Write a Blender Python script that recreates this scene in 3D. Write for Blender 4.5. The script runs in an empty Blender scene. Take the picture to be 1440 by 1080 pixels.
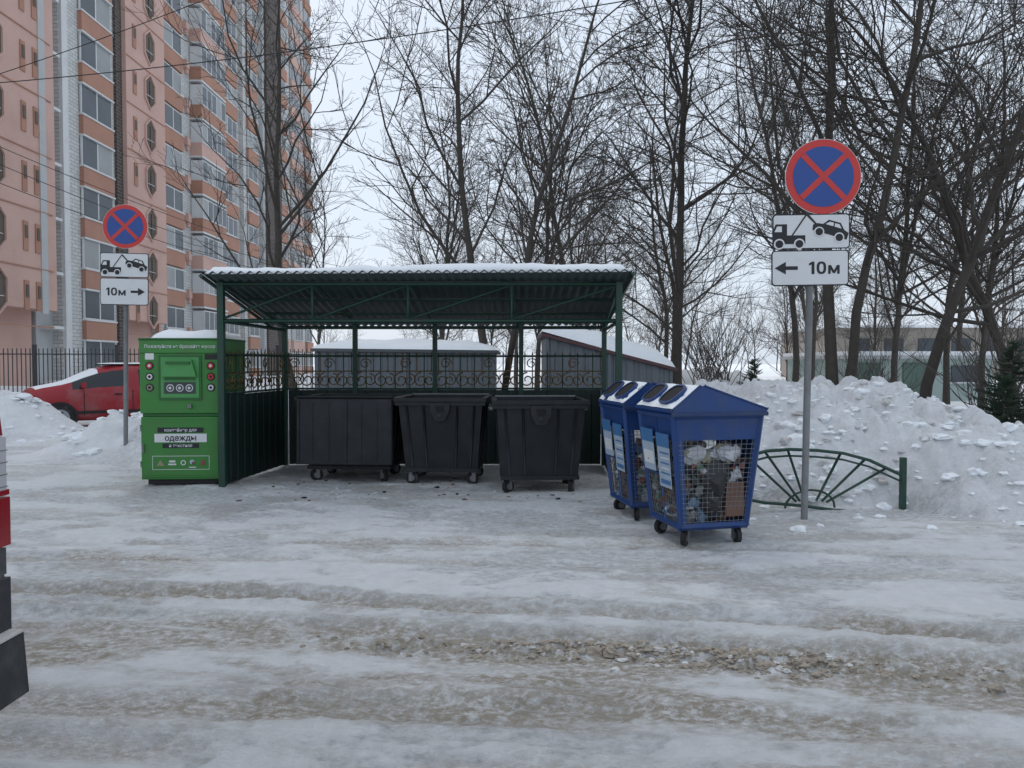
import bpy, math, random
import numpy as np
from mathutils import Vector, Matrix
random.seed(7)
S = bpy.context.scene
COL = S.collection
S.view_settings.view_transform = 'Standard'
S.view_settings.look = 'None'
S.view_settings.exposure = 0

# ------------------------------------------------------------ materials
def newmat(name):
    m = bpy.data.materials.new(name); m.use_nodes = True
    nt = m.node_tree
    return m, nt, nt.nodes['Principled BSDF']

def pmat(name, col, rough=0.6, var=0.15, scale=6.0, bump=0.0, bscale=40.0, metal=0.0,
         dirt=None, dirt_amt=0.0, dscale=2.0, spec=0.5):
    m, nt, b = newmat(name)
    N, L = nt.nodes, nt.links
    tc = N.new('ShaderNodeTexCoord')
    no = N.new('ShaderNodeTexNoise'); no.inputs['Scale'].default_value = scale; no.inputs['Detail'].default_value = 5
    L.new(tc.outputs['Object'], no.inputs['Vector'])
    mx = N.new('ShaderNodeMixRGB'); mx.inputs[1].default_value = (*[c*(1-var) for c in col], 1)
    mx.inputs[2].default_value = (*[min(1, c*(1+var)) for c in col], 1)
    L.new(no.outputs['Fac'], mx.inputs[0])
    out = mx.outputs[0]
    if dirt:
        n2 = N.new('ShaderNodeTexNoise'); n2.inputs['Scale'].default_value = dscale; n2.inputs['Detail'].default_value = 8
        n2.inputs['Roughness'].default_value = 0.65
        L.new(tc.outputs['Object'], n2.inputs['Vector'])
        r = N.new('ShaderNodeValToRGB')
        r.color_ramp.elements[0].position = 0.62-0.35*dirt_amt; r.color_ramp.elements[1].position = 0.8-0.2*dirt_amt
        r.color_ramp.elements[1].color = (dirt_amt, dirt_amt, dirt_amt, 1)
        L.new(n2.outputs['Fac'], r.inputs[0])
        m2 = N.new('ShaderNodeMixRGB'); m2.inputs[2].default_value = (*dirt, 1)
        L.new(r.outputs[0], m2.inputs[0]); L.new(out, m2.inputs[1]); out = m2.outputs[0]
    L.new(out, b.inputs['Base Color'])
    b.inputs['Roughness'].default_value = rough
    b.inputs['Metallic'].default_value = metal
    b.inputs['Specular IOR Level'].default_value = spec
    if bump:
        n3 = N.new('ShaderNodeTexNoise'); n3.inputs['Scale'].default_value = bscale; n3.inputs['Detail'].default_value = 6
        L.new(tc.outputs['Object'], n3.inputs['Vector'])
        bp = N.new('ShaderNodeBump'); bp.inputs['Strength'].default_value = bump; bp.inputs['Distance'].default_value = 0.02
        L.new(n3.outputs['Fac'], bp.inputs['Height']); L.new(bp.outputs[0], b.inputs['Normal'])
    return m

SNOWC = (0.84, 0.86, 0.88)
M = {}
M['snow'] = pmat('snow', SNOWC, 0.85, 0.06, 3, 0.5, 25, spec=0.2)
M['snowd'] = pmat('snow_dirty', (0.62, 0.61, 0.60), 0.85, 0.15, 5, 0.6, 25, dirt=(0.35, 0.31, 0.27), dirt_amt=0.6, dscale=6)
M['slush'] = pmat('slush', (0.34, 0.29, 0.235), 0.75, 0.35, 12, 0.8, 40)
M['bark'] = pmat('bark', (0.060, 0.050, 0.043), 0.9, 0.4, 8, 0.6, 30)
M['bark2'] = pmat('bark_light', (0.085, 0.073, 0.064), 0.9, 0.4, 8, 0.6, 30)
M['gpost'] = pmat('green_paint_dark', (0.009, 0.050, 0.033), 0.5, 0.3, 9, 0.2, 60, dirt=(0.05, 0.035, 0.025), dirt_amt=0.4, dscale=7)
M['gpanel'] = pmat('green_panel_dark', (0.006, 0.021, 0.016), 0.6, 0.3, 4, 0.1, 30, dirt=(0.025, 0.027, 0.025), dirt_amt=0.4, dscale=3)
M['bronze'] = pmat('bronze_scroll', (0.16, 0.105, 0.045), 0.5, 0.4, 12, metal=0.2)
M['roofsheet'] = pmat('roof_sheet', (0.026, 0.044, 0.043), 0.55, 0.3, 2.5, dirt=(0.08, 0.08, 0.075), dirt_amt=0.4, dscale=2)
M['cgreen'] = pmat('container_green', (0.040, 0.21, 0.036), 0.5, 0.12, 3, 0.05, 50, dirt=(0.08, 0.14, 0.055), dirt_amt=0.5, dscale=5)
M['cgreen2'] = pmat('container_green_light', (0.07, 0.29, 0.08), 0.45, 0.1, 3, dirt=(0.09, 0.16, 0.06), dirt_amt=0.3, dscale=6)
M['cgreend'] = pmat('container_green_edge', (0.022, 0.12, 0.027), 0.5, 0.15, 3)
M['black'] = pmat('black', (0.012, 0.012, 0.013), 0.6, 0.2, 5)
M['ink'] = pmat('ink', (0.015, 0.015, 0.018), 0.6, 0.1, 5)
M['dlabel'] = pmat('dark_label', (0.04, 0.055, 0.05), 0.5, 0.1, 5)
M['white'] = pmat('white_paint', (0.66, 0.67, 0.68), 0.45, 0.05, 5, dirt=(0.5, 0.48, 0.44), dirt_amt=0.3, dscale=6)
M['red'] = pmat('sign_red', (0.54, 0.035, 0.03), 0.4, 0.08, 4)
M['blue'] = pmat('sign_blue', (0.018, 0.065, 0.27), 0.4, 0.08, 4)
M['galv'] = pmat('galvanised_steel', (0.20, 0.21, 0.215), 0.55, 0.2, 10, metal=0.3, dirt=(0.14, 0.12, 0.10), dirt_amt=0.5, dscale=6)
M['binp'] = pmat('bin_plastic', (0.0105, 0.013, 0.0165), 0.5, 0.3, 4, 0.15, 60, dirt=(0.032, 0.036, 0.041), dirt_amt=0.45, dscale=4, spec=.4)
M['bin_in_shade'] = pmat('bin_inside_shade', (0.006, 0.006, 0.007), 0.8, 0.2, 4)  # near-black colour paints the shade of bin hollows, grips and lid openings
M['rubber'] = pmat('rubber', (0.016, 0.016, 0.017), 0.8, 0.2, 10, dirt=(0.2, 0.2, 0.2), dirt_amt=0.3, dscale=10)
M['bblue'] = pmat('bin_blue', (0.009, 0.048, 0.185), 0.42, 0.2, 4, 0.08, 40, dirt=(0.05, 0.06, 0.10), dirt_amt=0.5, dscale=6)
M['bblued'] = pmat('bin_blue_dark', (0.008, 0.033, 0.125), 0.5, 0.2, 4, dirt=(0.06, 0.06, 0.06), dirt_amt=0.5, dscale=8)
M['wire'] = pmat('wire', (0.28, 0.30, 0.32), 0.4, 0.2, 10, metal=0.6)
M['poster'] = pmat('poster', (0.36, 0.44, 0.54), 0.5, 0.15, 9)
M['posterb'] = pmat('poster_blue', (0.05, 0.16, 0.35), 0.5, 0.15, 9)
M['card'] = pmat('cardboard', (0.15, 0.085, 0.063), 0.8, 0.2, 8, dirt=(0.1, 0.05, 0.03), dirt_amt=0.4)
M['bag_w'] = pmat('bag_white', (0.46, 0.48, 0.51), 0.35, 0.35, 14, 0.8, 30)
M['bag_k'] = pmat('bag_black', (0.012, 0.012, 0.014), 0.25, 0.2, 8, 0.8, 20)
M['bag_b'] = pmat('bag_blue', (0.10, 0.16, 0.25), 0.35, 0.3, 8, 0.6, 20)
M['bag_g'] = pmat('bag_green', (0.08, 0.16, 0.12), 0.35, 0.3, 8, 0.6, 20)
M['bag_r'] = pmat('bag_red', (0.20, 0.06, 0.05), 0.35, 0.3, 8, 0.6, 20)
M['bag_y'] = pmat('bag_yellow', (0.27, 0.24, 0.16), 0.35, 0.3, 8, 0.6, 20)
M['carred'] = pmat('car_paint_red', (0.33, 0.014, 0.022), 0.3, 0.1, 3, dirt=(0.28, 0.2, 0.19), dirt_amt=0.4, dscale=2)
M['glass'] = pmat('car_glass', (0.02, 0.025, 0.03), 0.1, 0.1, 3)
M['rim'] = pmat('rim', (0.35, 0.36, 0.38), 0.35, 0.1, 5, metal=0.7)
M['lampw'] = pmat('lamp_white', (0.48, 0.47, 0.49), 0.15, 0.1, 5)
M['lampr'] = pmat('lamp_red', (0.26, 0.012, 0.018), 0.15, 0.2, 9)
M['suv'] = pmat('car_paint_dark', (0.04, 0.042, 0.048), 0.3, 0.1, 3, dirt=(0.22, 0.2, 0.18), dirt_amt=0.5, dscale=4)
M['trim'] = pmat('bumper_plastic', (0.022, 0.024, 0.028), 0.55, 0.2, 8, 0.1, 60, dirt=(0.10, 0.10, 0.10), dirt_amt=0.5, dscale=7)
M['pink'] = pmat('wall_pink', (0.57, 0.375, 0.315), 0.85, 0.08, 0.6, dirt=(0.44, 0.28, 0.24), dirt_amt=0.5, dscale=0.5)
M['orange'] = pmat('spandrel_orange', (0.41, 0.215, 0.15), 0.8, 0.15, 0.7, dirt=(0.30, 0.17, 0.12), dirt_amt=0.5, dscale=0.6)
M['wglass'] = pmat('window_glass', (0.05, 0.062, 0.075), 0.12, 0.5, 0.6)
M['wglass2'] = pmat('window_curtain', (0.26, 0.27, 0.27), 0.3, 0.3, 0.9)
M['frame'] = pmat('window_frame', (0.62, 0.63, 0.63), 0.5, 0.05, 5, dirt=(0.45, 0.44, 0.43), dirt_amt=0.4, dscale=1)
M['concrete'] = pmat('concrete', (0.45, 0.46, 0.46), 0.85, 0.12, 1.5)
M['hexshade'] = pmat('loggia_painted_shade', (0.12, 0.10, 0.08), 0.8, 0.4, 0.8)  # dark colour paints the shade inside loggias and slots, no real recess
M['garage'] = pmat('garage_metal', (0.125, 0.145, 0.165), 0.55, 0.15, 2, metal=0.0, dirt=(0.10, 0.105, 0.11), dirt_amt=0.45, dscale=3)
M['redtrim'] = pmat('dark_trim', (0.09, 0.04, 0.043), 0.6, 0.2, 5)
M['greytrim'] = pmat('grey_trim', (0.08, 0.09, 0.10), 0.6, 0.2, 5)
M['palegreen'] = pmat('plaster_palegreen', (0.38, 0.46, 0.43), 0.85, 0.1, 0.8)
M['beige'] = pmat('wall_beige', (0.30, 0.27, 0.235), 0.85, 0.12, 0.3)
M['needle'] = pmat('spruce_needles', (0.035, 0.062, 0.036), 0.8, 0.5, 8)
M['fenceblk'] = pmat('fence_black', (0.025, 0.025, 0.028), 0.5, 0.2, 5)
M['gdoor'] = pmat('door_grey_green', (0.10, 0.16, 0.13), 0.6, 0.2, 3)

def brickmat(name, c1, c2, mo):
    m, nt, b = newmat(name); N, L = nt.nodes, nt.links
    tc = N.new('ShaderNodeTexCoord'); sp = N.new('ShaderNodeSeparateXYZ'); cb = N.new('ShaderNodeCombineXYZ')
    ad = N.new('ShaderNodeMath'); ad.operation = 'ADD'
    L.new(tc.outputs['Object'], sp.inputs[0]); L.new(sp.outputs[0], ad.inputs[0]); L.new(sp.outputs[1], ad.inputs[1])
    L.new(ad.outputs[0], cb.inputs[0]); L.new(sp.outputs[2], cb.inputs[1])
    br = N.new('ShaderNodeTexBrick'); br.inputs['Scale'].default_value = 1.0
    br.inputs['Brick Width'].default_value = 0.52; br.inputs['Row Height'].default_value = 0.20; br.inputs['Mortar Size'].default_value = 0.02
    br.inputs['Color1'].default_value = (*c1, 1); br.inputs['Color2'].default_value = (*c2, 1); br.inputs['Mortar'].default_value = (*mo, 1)
    L.new(cb.outputs[0], br.inputs['Vector']); L.new(br.outputs[0], b.inputs['Base Color']); b.inputs['Roughness'].default_value = 0.85
    return m
M['brick'] = brickmat('white_brick', (0.60, 0.60, 0.58), (0.49, 0.49, 0.475), (0.33, 0.33, 0.33))
M['brown'] = brickmat('brown_brick', (0.085, 0.062, 0.052), (0.06, 0.045, 0.038), (0.17, 0.155, 0.145))

# ------------------------------------------------------------ mesh builder
def ico():
    import bmesh
    bm = bmesh.new(); bmesh.ops.create_icosphere(bm, subdivisions=2, radius=1)
    v = [tuple(x.co) for x in bm.verts]; f = [tuple(q.index for q in p.verts) for p in bm.faces]; bm.free()
    return v, f
ICO = ico()

class MB:
    def __init__(s):
        s.v = []; s.f = []; s.m = []; s.s = []; s.mats = []
    def mi(s, k):
        if k not in s.mats: s.mats.append(k)
        return s.mats.index(k)
    def add(s, vs, fs, k, smooth=False):
        o = len(s.v); s.v += [tuple(v) for v in vs]; i = s.mi(k)
        for f in fs:
            s.f.append(tuple(o+a for a in f)); s.m.append(i); s.s.append(smooth)
    def box(s, c, sz, k, rot=None, top=(1, 1)):
        hx, hy, hz = sz[0]/2, sz[1]/2, sz[2]/2
        vs = []
        for z, tx, ty in ((-hz, 1, 1), (hz, top[0], top[1])):
            for x, y in ((-hx, -hy), (hx, -hy), (hx, hy), (-hx, hy)):
                v = Vector((x*tx, y*ty, z))
                if rot: v = rot @ v
                vs.append(v+Vector(c))
        s.add(vs, [(0, 3, 2, 1), (4, 5, 6, 7), (0, 1, 5, 4), (1, 2, 6, 5), (2, 3, 7, 6), (3, 0, 4, 7)], k)
    def tube(s, pts, r, k, n=6, caps=True, smooth=True):
        pts = [Vector(p) for p in pts]
        if not isinstance(r, (list, tuple)): r = [r]*len(pts)
        vs = []; fs = []; up = None
        for i, p in enumerate(pts):
            d = (pts[min(i+1, len(pts)-1)]-pts[max(i-1, 0)])
            d = d.normalized() if d.length > 1e-9 else Vector((0, 0, 1))
            if up is None:
                up = Vector((0, 0, 1)) if abs(d.z) < 0.9 else Vector((1, 0, 0))
            a = d.cross(up)
            if a.length < 1e-4: a = d.cross(Vector((0.3, 1, 0.2)))
            a.normalize(); b = d.cross(a)
            for j in range(n):
                t = 2*math.pi*j/n
                vs.append(p+a*(math.cos(t)*r[i])+b*(math.sin(t)*r[i]))
        for i in range(len(pts)-1):
            for j in range(n):
                fs.append((i*n+j, i*n+(j+1) % n, (i+1)*n+(j+1) % n, (i+1)*n+j))
        s.add(vs, fs, k, smooth)
        if caps:
            o = len(s.v)-len(vs)
            i = s.mi(k)
            s.f.append(tuple(o+j for j in range(n))); s.m.append(i); s.s.append(False)
            e = o+(len(pts)-1)*n
            s.f.append(tuple(e+j for j in reversed(range(n)))); s.m.append(i); s.s.append(False)
    def extr(s, poly, y0, y1, k):   # poly in (x,z), prism along y
        n = len(poly)
        vs = [(x, y0, z) for x, z in poly]+[(x, y1, z) for x, z in poly]
        fs = [tuple(range(n)), tuple(reversed(range(n, 2*n)))]
        fs += [(i, i+n, (i+1) % n+n, (i+1) % n) for i in range(n)]
        s.add(vs, fs, k)
    def frust(s, b, t, z0, z1, k, caps=(True, True)):  # b,t = (x0,x1,y0,y1)
        vs = [(b[0], b[2], z0), (b[1], b[2], z0), (b[1], b[3], z0), (b[0], b[3], z0),
              (t[0], t[2], z1), (t[1], t[2], z1), (t[1], t[3], z1), (t[0], t[3], z1)]
        fs = [(0, 1, 5, 4), (1, 2, 6, 5), (2, 3, 7, 6), (3, 0, 4, 7)]
        if caps[0]: fs.append((0, 3, 2, 1))
        if caps[1]: fs.append((4, 5, 6, 7))
        s.add(vs, fs, k)
    def flat(s, poly, y, k):
        s.add([(x, y, z) for x, z in poly], [tuple(range(len(poly)))], k)
    def disc(s, c, r, y, k, n=40, th=0.0015):
        s.extr([(c[0]+r*math.cos(2*math.pi*i/n), c[1]+r*math.sin(2*math.pi*i/n)) for i in range(n)], y-th, y+th, k)
    def ring(s, c, r0, r1, y, k, n=32, th=0.001):
        for i in range(n):
            a, b = 2*math.pi*i/n, 2*math.pi*(i+1)/n
            s.flat([(c[0]+r*math.cos(t), c[1]+r*math.sin(t)) for r, t in ((r0, a), (r1, a), (r1, b), (r0, b))], y-th, k)
    def blob(s, c, sc, k, jag=0.25, rnd=random):
        R = Matrix.Rotation(rnd.uniform(0, 6.28), 3, 'Z') @ Matrix.Rotation(rnd.uniform(0, 6.28), 3, 'X')
        vs = []
        for v in ICO[0]:
            q = R @ Vector(v); q *= 1+rnd.uniform(-jag, jag)
            vs.append((c[0]+q.x*sc[0], c[1]+q.y*sc[1], c[2]+q.z*sc[2]))
        s.add(vs, ICO[1], k)
    def text(s, body, x, z, h, y, k, align='CENTER', bold=0.0):
        cu = bpy.data.curves.new('t', 'FONT'); cu.body = body; cu.size = 1.0; cu.align_x = align; cu.offset = bold
        o = bpy.data.objects.new('t', cu); COL.objects.link(o)
        dg = bpy.context.evaluated_depsgraph_get(); dg.update()
        me = bpy.data.meshes.new_from_object(o.evaluated_get(dg))
        sc = h/0.73
        s.add([(x+v.co.x*sc, y, z+v.co.y*sc) for v in me.vertices], [tuple(p.vertices) for p in me.polygons], k)
        bpy.data.objects.remove(o); bpy.data.meshes.remove(me)
    def ten_m(s, xc, z, h, y, k='ink'):
        kx = 1.22*h; x0 = xc-0.98*kx
        F_ = lambda p, dy=0: s.flat([(x0+a*kx, z+b_*h) for a, b_ in p], y-dy, k)
        F_([(.16, 0), (.35, 0), (.35, 1), (.2, 1), (0, .86), (0, .68), (.16, .77)])
        n = 28; cx, cz = .80, .5
        def se(t, a, b_):
            c, s_ = math.cos(t), math.sin(t)
            return (cx+a*math.copysign(abs(c)**.8, c), cz+b_*math.copysign(abs(s_)**.8, s_))
        for i in range(n):
            a, b_ = 2*math.pi*i/n, 2*math.pi*(i+1)/n
            F_([se(a, .31, .5), se(b_, .31, .5), se(b_, .14, .33), se(a, .14, .33)])
        F_([(1.24, 0), (1.40, 0), (1.40, .7), (1.24, .7)]); F_([(1.82, 0), (1.98, 0), (1.98, .7), (1.82, .7)])
        F_([(1.24, .7), (1.42, .7), (1.66, .16), (1.56, 0.02)], .0006); F_([(1.98, .7), (1.80, .7), (1.56, .16), (1.66, .02)], .0008)
    def obj(s, name, parent=None, loc=(0, 0, 0), rot=(0, 0, 0), bevel=0, sub=0):
        me = bpy.data.meshes.new(name); me.from_pydata(s.v, [], s.f)
        for k in s.mats: me.materials.append(M[k])
        me.polygons.foreach_set('material_index', s.m); me.polygons.foreach_set('use_smooth', s.s)
        me.update()
        o = bpy.data.objects.new(name, me); COL.objects.link(o)
        o.location = loc; o.rotation_euler = rot
        if parent: o.parent = parent
        if bevel:
            b = o.modifiers.new('b', 'BEVEL'); b.width = bevel; b.segments = 2; b.limit_method = 'ANGLE'; b.angle_limit = 0.7
        if sub:
            b = o.modifiers.new('s', 'SUBSURF'); b.levels = sub; b.render_levels = sub
        return o

def empty(name, loc=(0, 0, 0), rot=(0, 0, 0)):
    e = bpy.data.objects.new(name, None); COL.objects.link(e); e.location = loc; e.rotation_euler = rot
    return e

# ------------------------------------------------------------ noise / terrain
def _h(xi, yi, seed):
    h = (xi.astype(np.int64)*374761393+yi.astype(np.int64)*668265263+seed*982451653) & 0xffffffff
    h = ((h ^ (h >> 13))*1274126177) & 0xffffffff
    h = ((h ^ (h >> 15))*2246822519) & 0xffffffff
    return ((h ^ (h >> 16)) & 0xffff)/65535.0
def vn(x, y, seed):
    xi = np.floor(x); yi = np.floor(y); fx = x-xi; fy = y-yi
    fx = fx*fx*fx*(fx*(fx*6-15)+10); fy = fy*fy*fy*(fy*(fy*6-15)+10)
    a = _h(xi, yi, seed); b = _h(xi+1, yi, seed); c = _h(xi, yi+1, seed); d = _h(xi+1, yi+1, seed)
    return (a*(1-fx)+b*fx)*(1-fy)+(c*(1-fx)+d*fx)*fy
def fbm(x, y, seed, o=4, g=0.5):
    t = 0; a = 1; n = 0
    for i in range(o):
        c, s_ = math.cos(i*.9), math.sin(i*.9)
        xx = (x*c-y*s_)*2**i+i*17.3; yy = (x*s_+y*c)*2**i-i*9.7
        t = t+a*vn(xx, yy, seed+i); n += a; a *= g
    return t/n
def ss(a, b, x):
    t = np.clip((x-a)/(b-a), 0, 1); return t*t*(3-2*t)

def bankmask(x, y):
    yf = np.interp(x, [1.7, 2.1, 2.6, 3.3, 4.2, 4.6, 5.3, 7, 12, 40], [12, 9.3, 8.5, 8.2, 8.2, 7.7, 7.2, 7.2, 7.4, 7.4])
    yf = yf+0.30*(fbm(x*1.3, y*0.7, 5, 3)-0.5)
    t = y-yf
    m = 1-np.exp(-np.clip(t, 0, 50)/.85)
    return m*ss(1.6, 2.3, x)
def rutv(x, y, c):
    c0, c1, c2, w, dep, sd = c
    return y-(c0+c1*x+c2*x*x)+0.22*(fbm(x*.6, y*0+sd, 30+sd, 4)-.5)
def crust(x, y):
    w1 = .9*(fbm(x*.8, y*.8, 301, 3)-.5); w2 = .9*(fbm(x*.8, y*.8, 331, 3)-.5)
    a = fbm(x*1.0+w1, (y+.1*x)*2.1+w2, 81, 7, .66)
    return ss(.455, .53, a)
def terrain(x, y):
    x = np.asarray(x, float); y = np.asarray(y, float)
    rot = x*.99+y*.14; rv = y*.99+x*.14
    near = 1-ss(11, 15, y)
    h = 0.035*(fbm(x*.4, y*.5, 1)-.5)
    h = h+0.018*(fbm(rot*1.8, rv*3.4, 2, 5, .55)-.5)+0.018*(fbm(x*9, y*11, 3, 4, .65)-.5)*near+.014*crust(x, y)*near
    for c in RUTS:
        w, dep, sd = c[3:]
        v = rutv(x, y, c); k = 0.5+1.0*fbm(x*.6, y*.3, 40+sd, 2)
        tread = .12*np.sin((x*.99+v*1.2)*2*math.pi/.055)*np.exp(-(v/(w*.8))**2)*ss(.45, .6, fbm(x*.9, y*.9, 140+sd, 3))
        h = h-dep*(k+tread)*np.exp(-(v/w)**4)+dep*0.8*k*np.exp(-((np.abs(v)-1.5*w)/(0.5*w))**2)*(0.2+1.8*fbm(x*6, y*8, 50+sd, 4, .6))
    v = rutv(x, y, RUTS[1])+.22
    seg = ss(-1.3, -.6, x)*(1-ss(1.8, 2.8, x))*.8+.2
    cr = np.maximum(0, fbm(x*10, y*13, 77, 4, .6)-.40)*4
    h = h+seg*np.exp(-(v/.10)**2)*.036*cr
    m = bankmask(x, y)
    hp = np.interp(x, [1.5, 2.0, 3.0, 4.2, 5.5, 6.6, 8, 11, 30], [0, .60, 1.05, 1.22, 1.12, .74, .45, .45, .5])
    hp = hp*(1-0.5*ss(12.5, 16, y))
    lump = 0.50*(fbm(x*1.0, y*1.0, 11, 3)-.5)+0.26*(np.abs(vn(x*2.7, y*2.7, 12)*2-1)-.4)+0.13*(np.abs(vn(x*6+y, y*6-x, 13)*2-1)-.4)+0.09*(fbm(x*13, y*13, 14, 3, .6)-.5)
    h = h+m*(hp+lump*(1-0.7*ss(13, 18, y)))
    L = 0.34*(fbm(x*2, y*2, 21, 4)-.5)+0.16*(np.abs(vn(x*5, y*5, 22)*2-1)-.4)
    for (cx, cy, rx, ry, a) in MOUNDS:
        g = np.exp(-(((x-cx)/rx)**2+((y-cy)/ry)**2)**1.3)
        h = h+g*(a+L)
    h = h+0.30*ss(12.4, 13.6, y)*ss(-5.5, -4.3, x)*(1-ss(1.5, 2.2, x))
    h = h+0.35*ss(22.5, 24, y)*(1-ss(-7, -4, x))
    return h
RUTS = [(4.78, -0.16, -0.012, 0.12, 0.036, 1), (4.30, -0.15, -0.012, 0.12, 0.036, 2), (3.30, -0.09, -0.006, 0.12, 0.024, 3), (2.82, -0.09, -.006, 0.11, 0.020, 4), (5.9, -0.08, -0.015, 0.11, 0.016, 5), (6.5, -.06, -.015, .11, .012, 6)]
MOUNDS = [(-6.15, 12.7, .95, .8, .50), (-7.2, 12.9, .8, .6, .30), (-5.2, 12.8, 1.0, 1.0, .45), (-10.2, 15.4, 1.1, .9, .80), (-12.4, 16.0, 1.7, 1.4, .98), (-15.5, 17, 2.0, 2, .9), (-8.3, 14.6, .7, .5, .25),
          (5.6, 21, 3.2, 2.5, .75), (3.2, 18, 1.8, 1.5, .55), (9, 24, 4, 3, .5), (-16, 24, 4, 1.2, .5), (-6.5, 24, 4, 1.8, .35)]
def gz(x, y): return float(terrain(np.array([x]), np.array([y]))[0])
def gzs(x, y): return terrain(np.array(x), np.array(y))

def grow_axis(mid, lo, hi, g):
    l = []; s = mid[1]-mid[0]; v = mid[0]
    while v > lo: s *= g; v -= s; l.append(v)
    r = []; s = mid[-1]-mid[-2]; v = mid[-1]
    while v < hi: s *= g; v += s; r.append(v)
    return np.array(l[::-1]+list(mid)+r)
xs = grow_axis(list(np.arange(-5.5, 8.5, 0.024)), -420, 420, 1.09)
ys = grow_axis(list(np.arange(2.2, 6.2, 0.017))+list(np.arange(6.2, 12.5, 0.032)), -40, 600, 1.07)
X, Y = np.meshgrid(xs, ys)
Z = terrain(X, Y)
nx, ny = len(xs), len(ys)
co = np.stack([X.ravel(), Y.ravel(), Z.ravel()], 1)
idx = np.arange(nx*ny).reshape(ny, nx)
F = np.stack([idx[:-1, :-1].ravel(), idx[:-1, 1:].ravel(), idx[1:, 1:].ravel(), idx[1:, :-1].ravel()], 1)
me = bpy.data.meshes.new('ground')
me.vertices.add(len(co)); me.vertices.foreach_set('co', co.ravel())
me.loops.add(F.size); me.loops.foreach_set('vertex_index', F.ravel().astype(np.int32))
me.polygons.add(len(F)); me.polygons.foreach_set('loop_start', np.arange(0, F.size, 4, dtype=np.int32))
me.polygons.foreach_set('loop_total', np.full(len(F), 4, np.int32)); me.polygons.foreach_set('use_smooth', np.ones(len(F), bool))
me.update(calc_edges=True)
bm_ = bankmask(X, Y)
mound = sum(np.exp(-(((X-c[0])/c[2])**2+((Y-c[1])/c[3])**2)) for c in MOUNDS)
flat = np.clip(1-bm_*1.6-mound*1.3, 0, 1)*(1-ss(13, 15, Y)*ss(-8, -5, X))*(1-ss(21, 24, Y))
U = X*0.985+Y*0.14; V = Y+0.14*X
dirt = np.zeros_like(X)
for c in RUTS:
    w, dep, sd = c[3:]
    v = rutv(X, Y, c)
    dirt += (dep/0.030)*np.exp(-(v/(w*1.25))**2)*ss(.30, .52, fbm(U*.8, V*2.4, 60+sd, 6, .66))
v = rutv(X, Y, RUTS[1])+.22
dirt += 1.2*np.exp(-(v/.15)**2)*(ss(-1.3, -.6, X)*(1-ss(1.8, 2.8, X))*.8+.2)*ss(.28, .48, fbm(X*6, Y*9, 78, 4))
dirt += 0.8*np.exp(-((V-3.75)/.36)**2)*ss(.42, .58, fbm(U*.8, V*2.6, 71, 7, .66))
dirt += 0.42*ss(.53, .64, fbm(U*.9, V*2.2, 172, 7, .66))
dirt += 0.5*np.exp(-(((X-1.2)/2.5)**2+((Y-10)/1.2)**2))
dirt = np.clip(dirt, 0, 1)*flat
ice = (1-crust(X, Y))*0.75+0.55*np.exp(-(((X+.8)/3.5)**2+((Y-8.8)/1.3)**2))
ice = np.clip(ice, 0, 1)*flat
spk = (1-flat)*ss(.54, .78, fbm(X*1.2, Y*1.2, 91, 6, .65))*.6*(1-ss(14, 20, Y))
ca = me.color_attributes.new('cov', 'FLOAT_COLOR', 'POINT')
arr = np.stack([dirt.ravel(), ice.ravel(), spk.ravel(), np.ones(X.size)], 1)
ca.data.foreach_set('color', arr.ravel())
g = bpy.data.objects.new('ground', me); COL.objects.link(g)

m, nt, b = newmat('snow_ground'); N, L = nt.nodes, nt.links
at = N.new('ShaderNodeAttribute'); at.attribute_name = 'cov'
sp = N.new('ShaderNodeSeparateColor'); L.new(at.outputs['Color'], sp.inputs[0])
tc = N.new('ShaderNodeTexCoord')
mp = N.new('ShaderNodeMapping'); mp.inputs['Scale'].default_value = (1, 1.7, 1); mp.inputs['Rotation'].default_value = (0, 0, 0.14); L.new(tc.outputs['Object'], mp.inputs[0])
def noise(sc, det=6, r=.6, vec=None):
    n = N.new('ShaderNodeTexNoise'); n.inputs['Scale'].default_value = sc; n.inputs['Detail'].default_value = det; n.inputs['Roughness'].default_value = r
    L.new(vec or tc.outputs['Object'], n.inputs['Vector']); return n.outputs['Fac']
def ramp(i, a, b_, c0=0, c1=1):
    r = N.new('ShaderNodeMapRange'); r.inputs[1].default_value = a; r.inputs[2].default_value = b_; r.inputs[3].default_value = c0; r.inputs[4].default_value = c1
    L.new(i, r.inputs[0]); return r.outputs[0]
def mul(a, b_, op='MULTIPLY'):
    r = N.new('ShaderNodeMath'); r.operation = op; L.new(a, r.inputs[0])
    if isinstance(b_, float): r.inputs[1].default_value = b_
    else: L.new(b_, r.inputs[1])
    r.use_clamp = True; return r.outputs[0]
def mixc(f, a, c):
    r = N.new('ShaderNodeMixRGB'); L.new(f, r.inputs[0])
    if isinstance(a, tuple): r.inputs[1].default_value = (*a, 1)
    else: L.new(a, r.inputs[1])
    if isinstance(c, tuple): r.inputs[2].default_value = (*c, 1)
    else: L.new(c, r.inputs[2])
    return r.outputs[0]
base = mixc(ramp(noise(7, 8, .7), .3, .7), (0.76, 0.77, 0.785), (0.90, 0.91, 0.92))
ic = mixc(ramp(noise(11, 9, .72, mp.outputs[0]), .38, .62), (0.44, 0.445, 0.45), (0.74, 0.75, 0.765))
fi = mul(sp.outputs[1], ramp(noise(13, 9, .75, mp.outputs[0]), .40, .56, .25, 1.2))
c1 = mixc(fi, base, ic)
fd = mul(sp.outputs[0], ramp(noise(18, 9, .75, mp.outputs[0]), .38, .56, .14, 1.1))
c2 = mixc(fd, c1, mixc(noise(24, 6, .7), (0.52, 0.465, 0.39), (0.28, 0.24, 0.19)))
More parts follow.
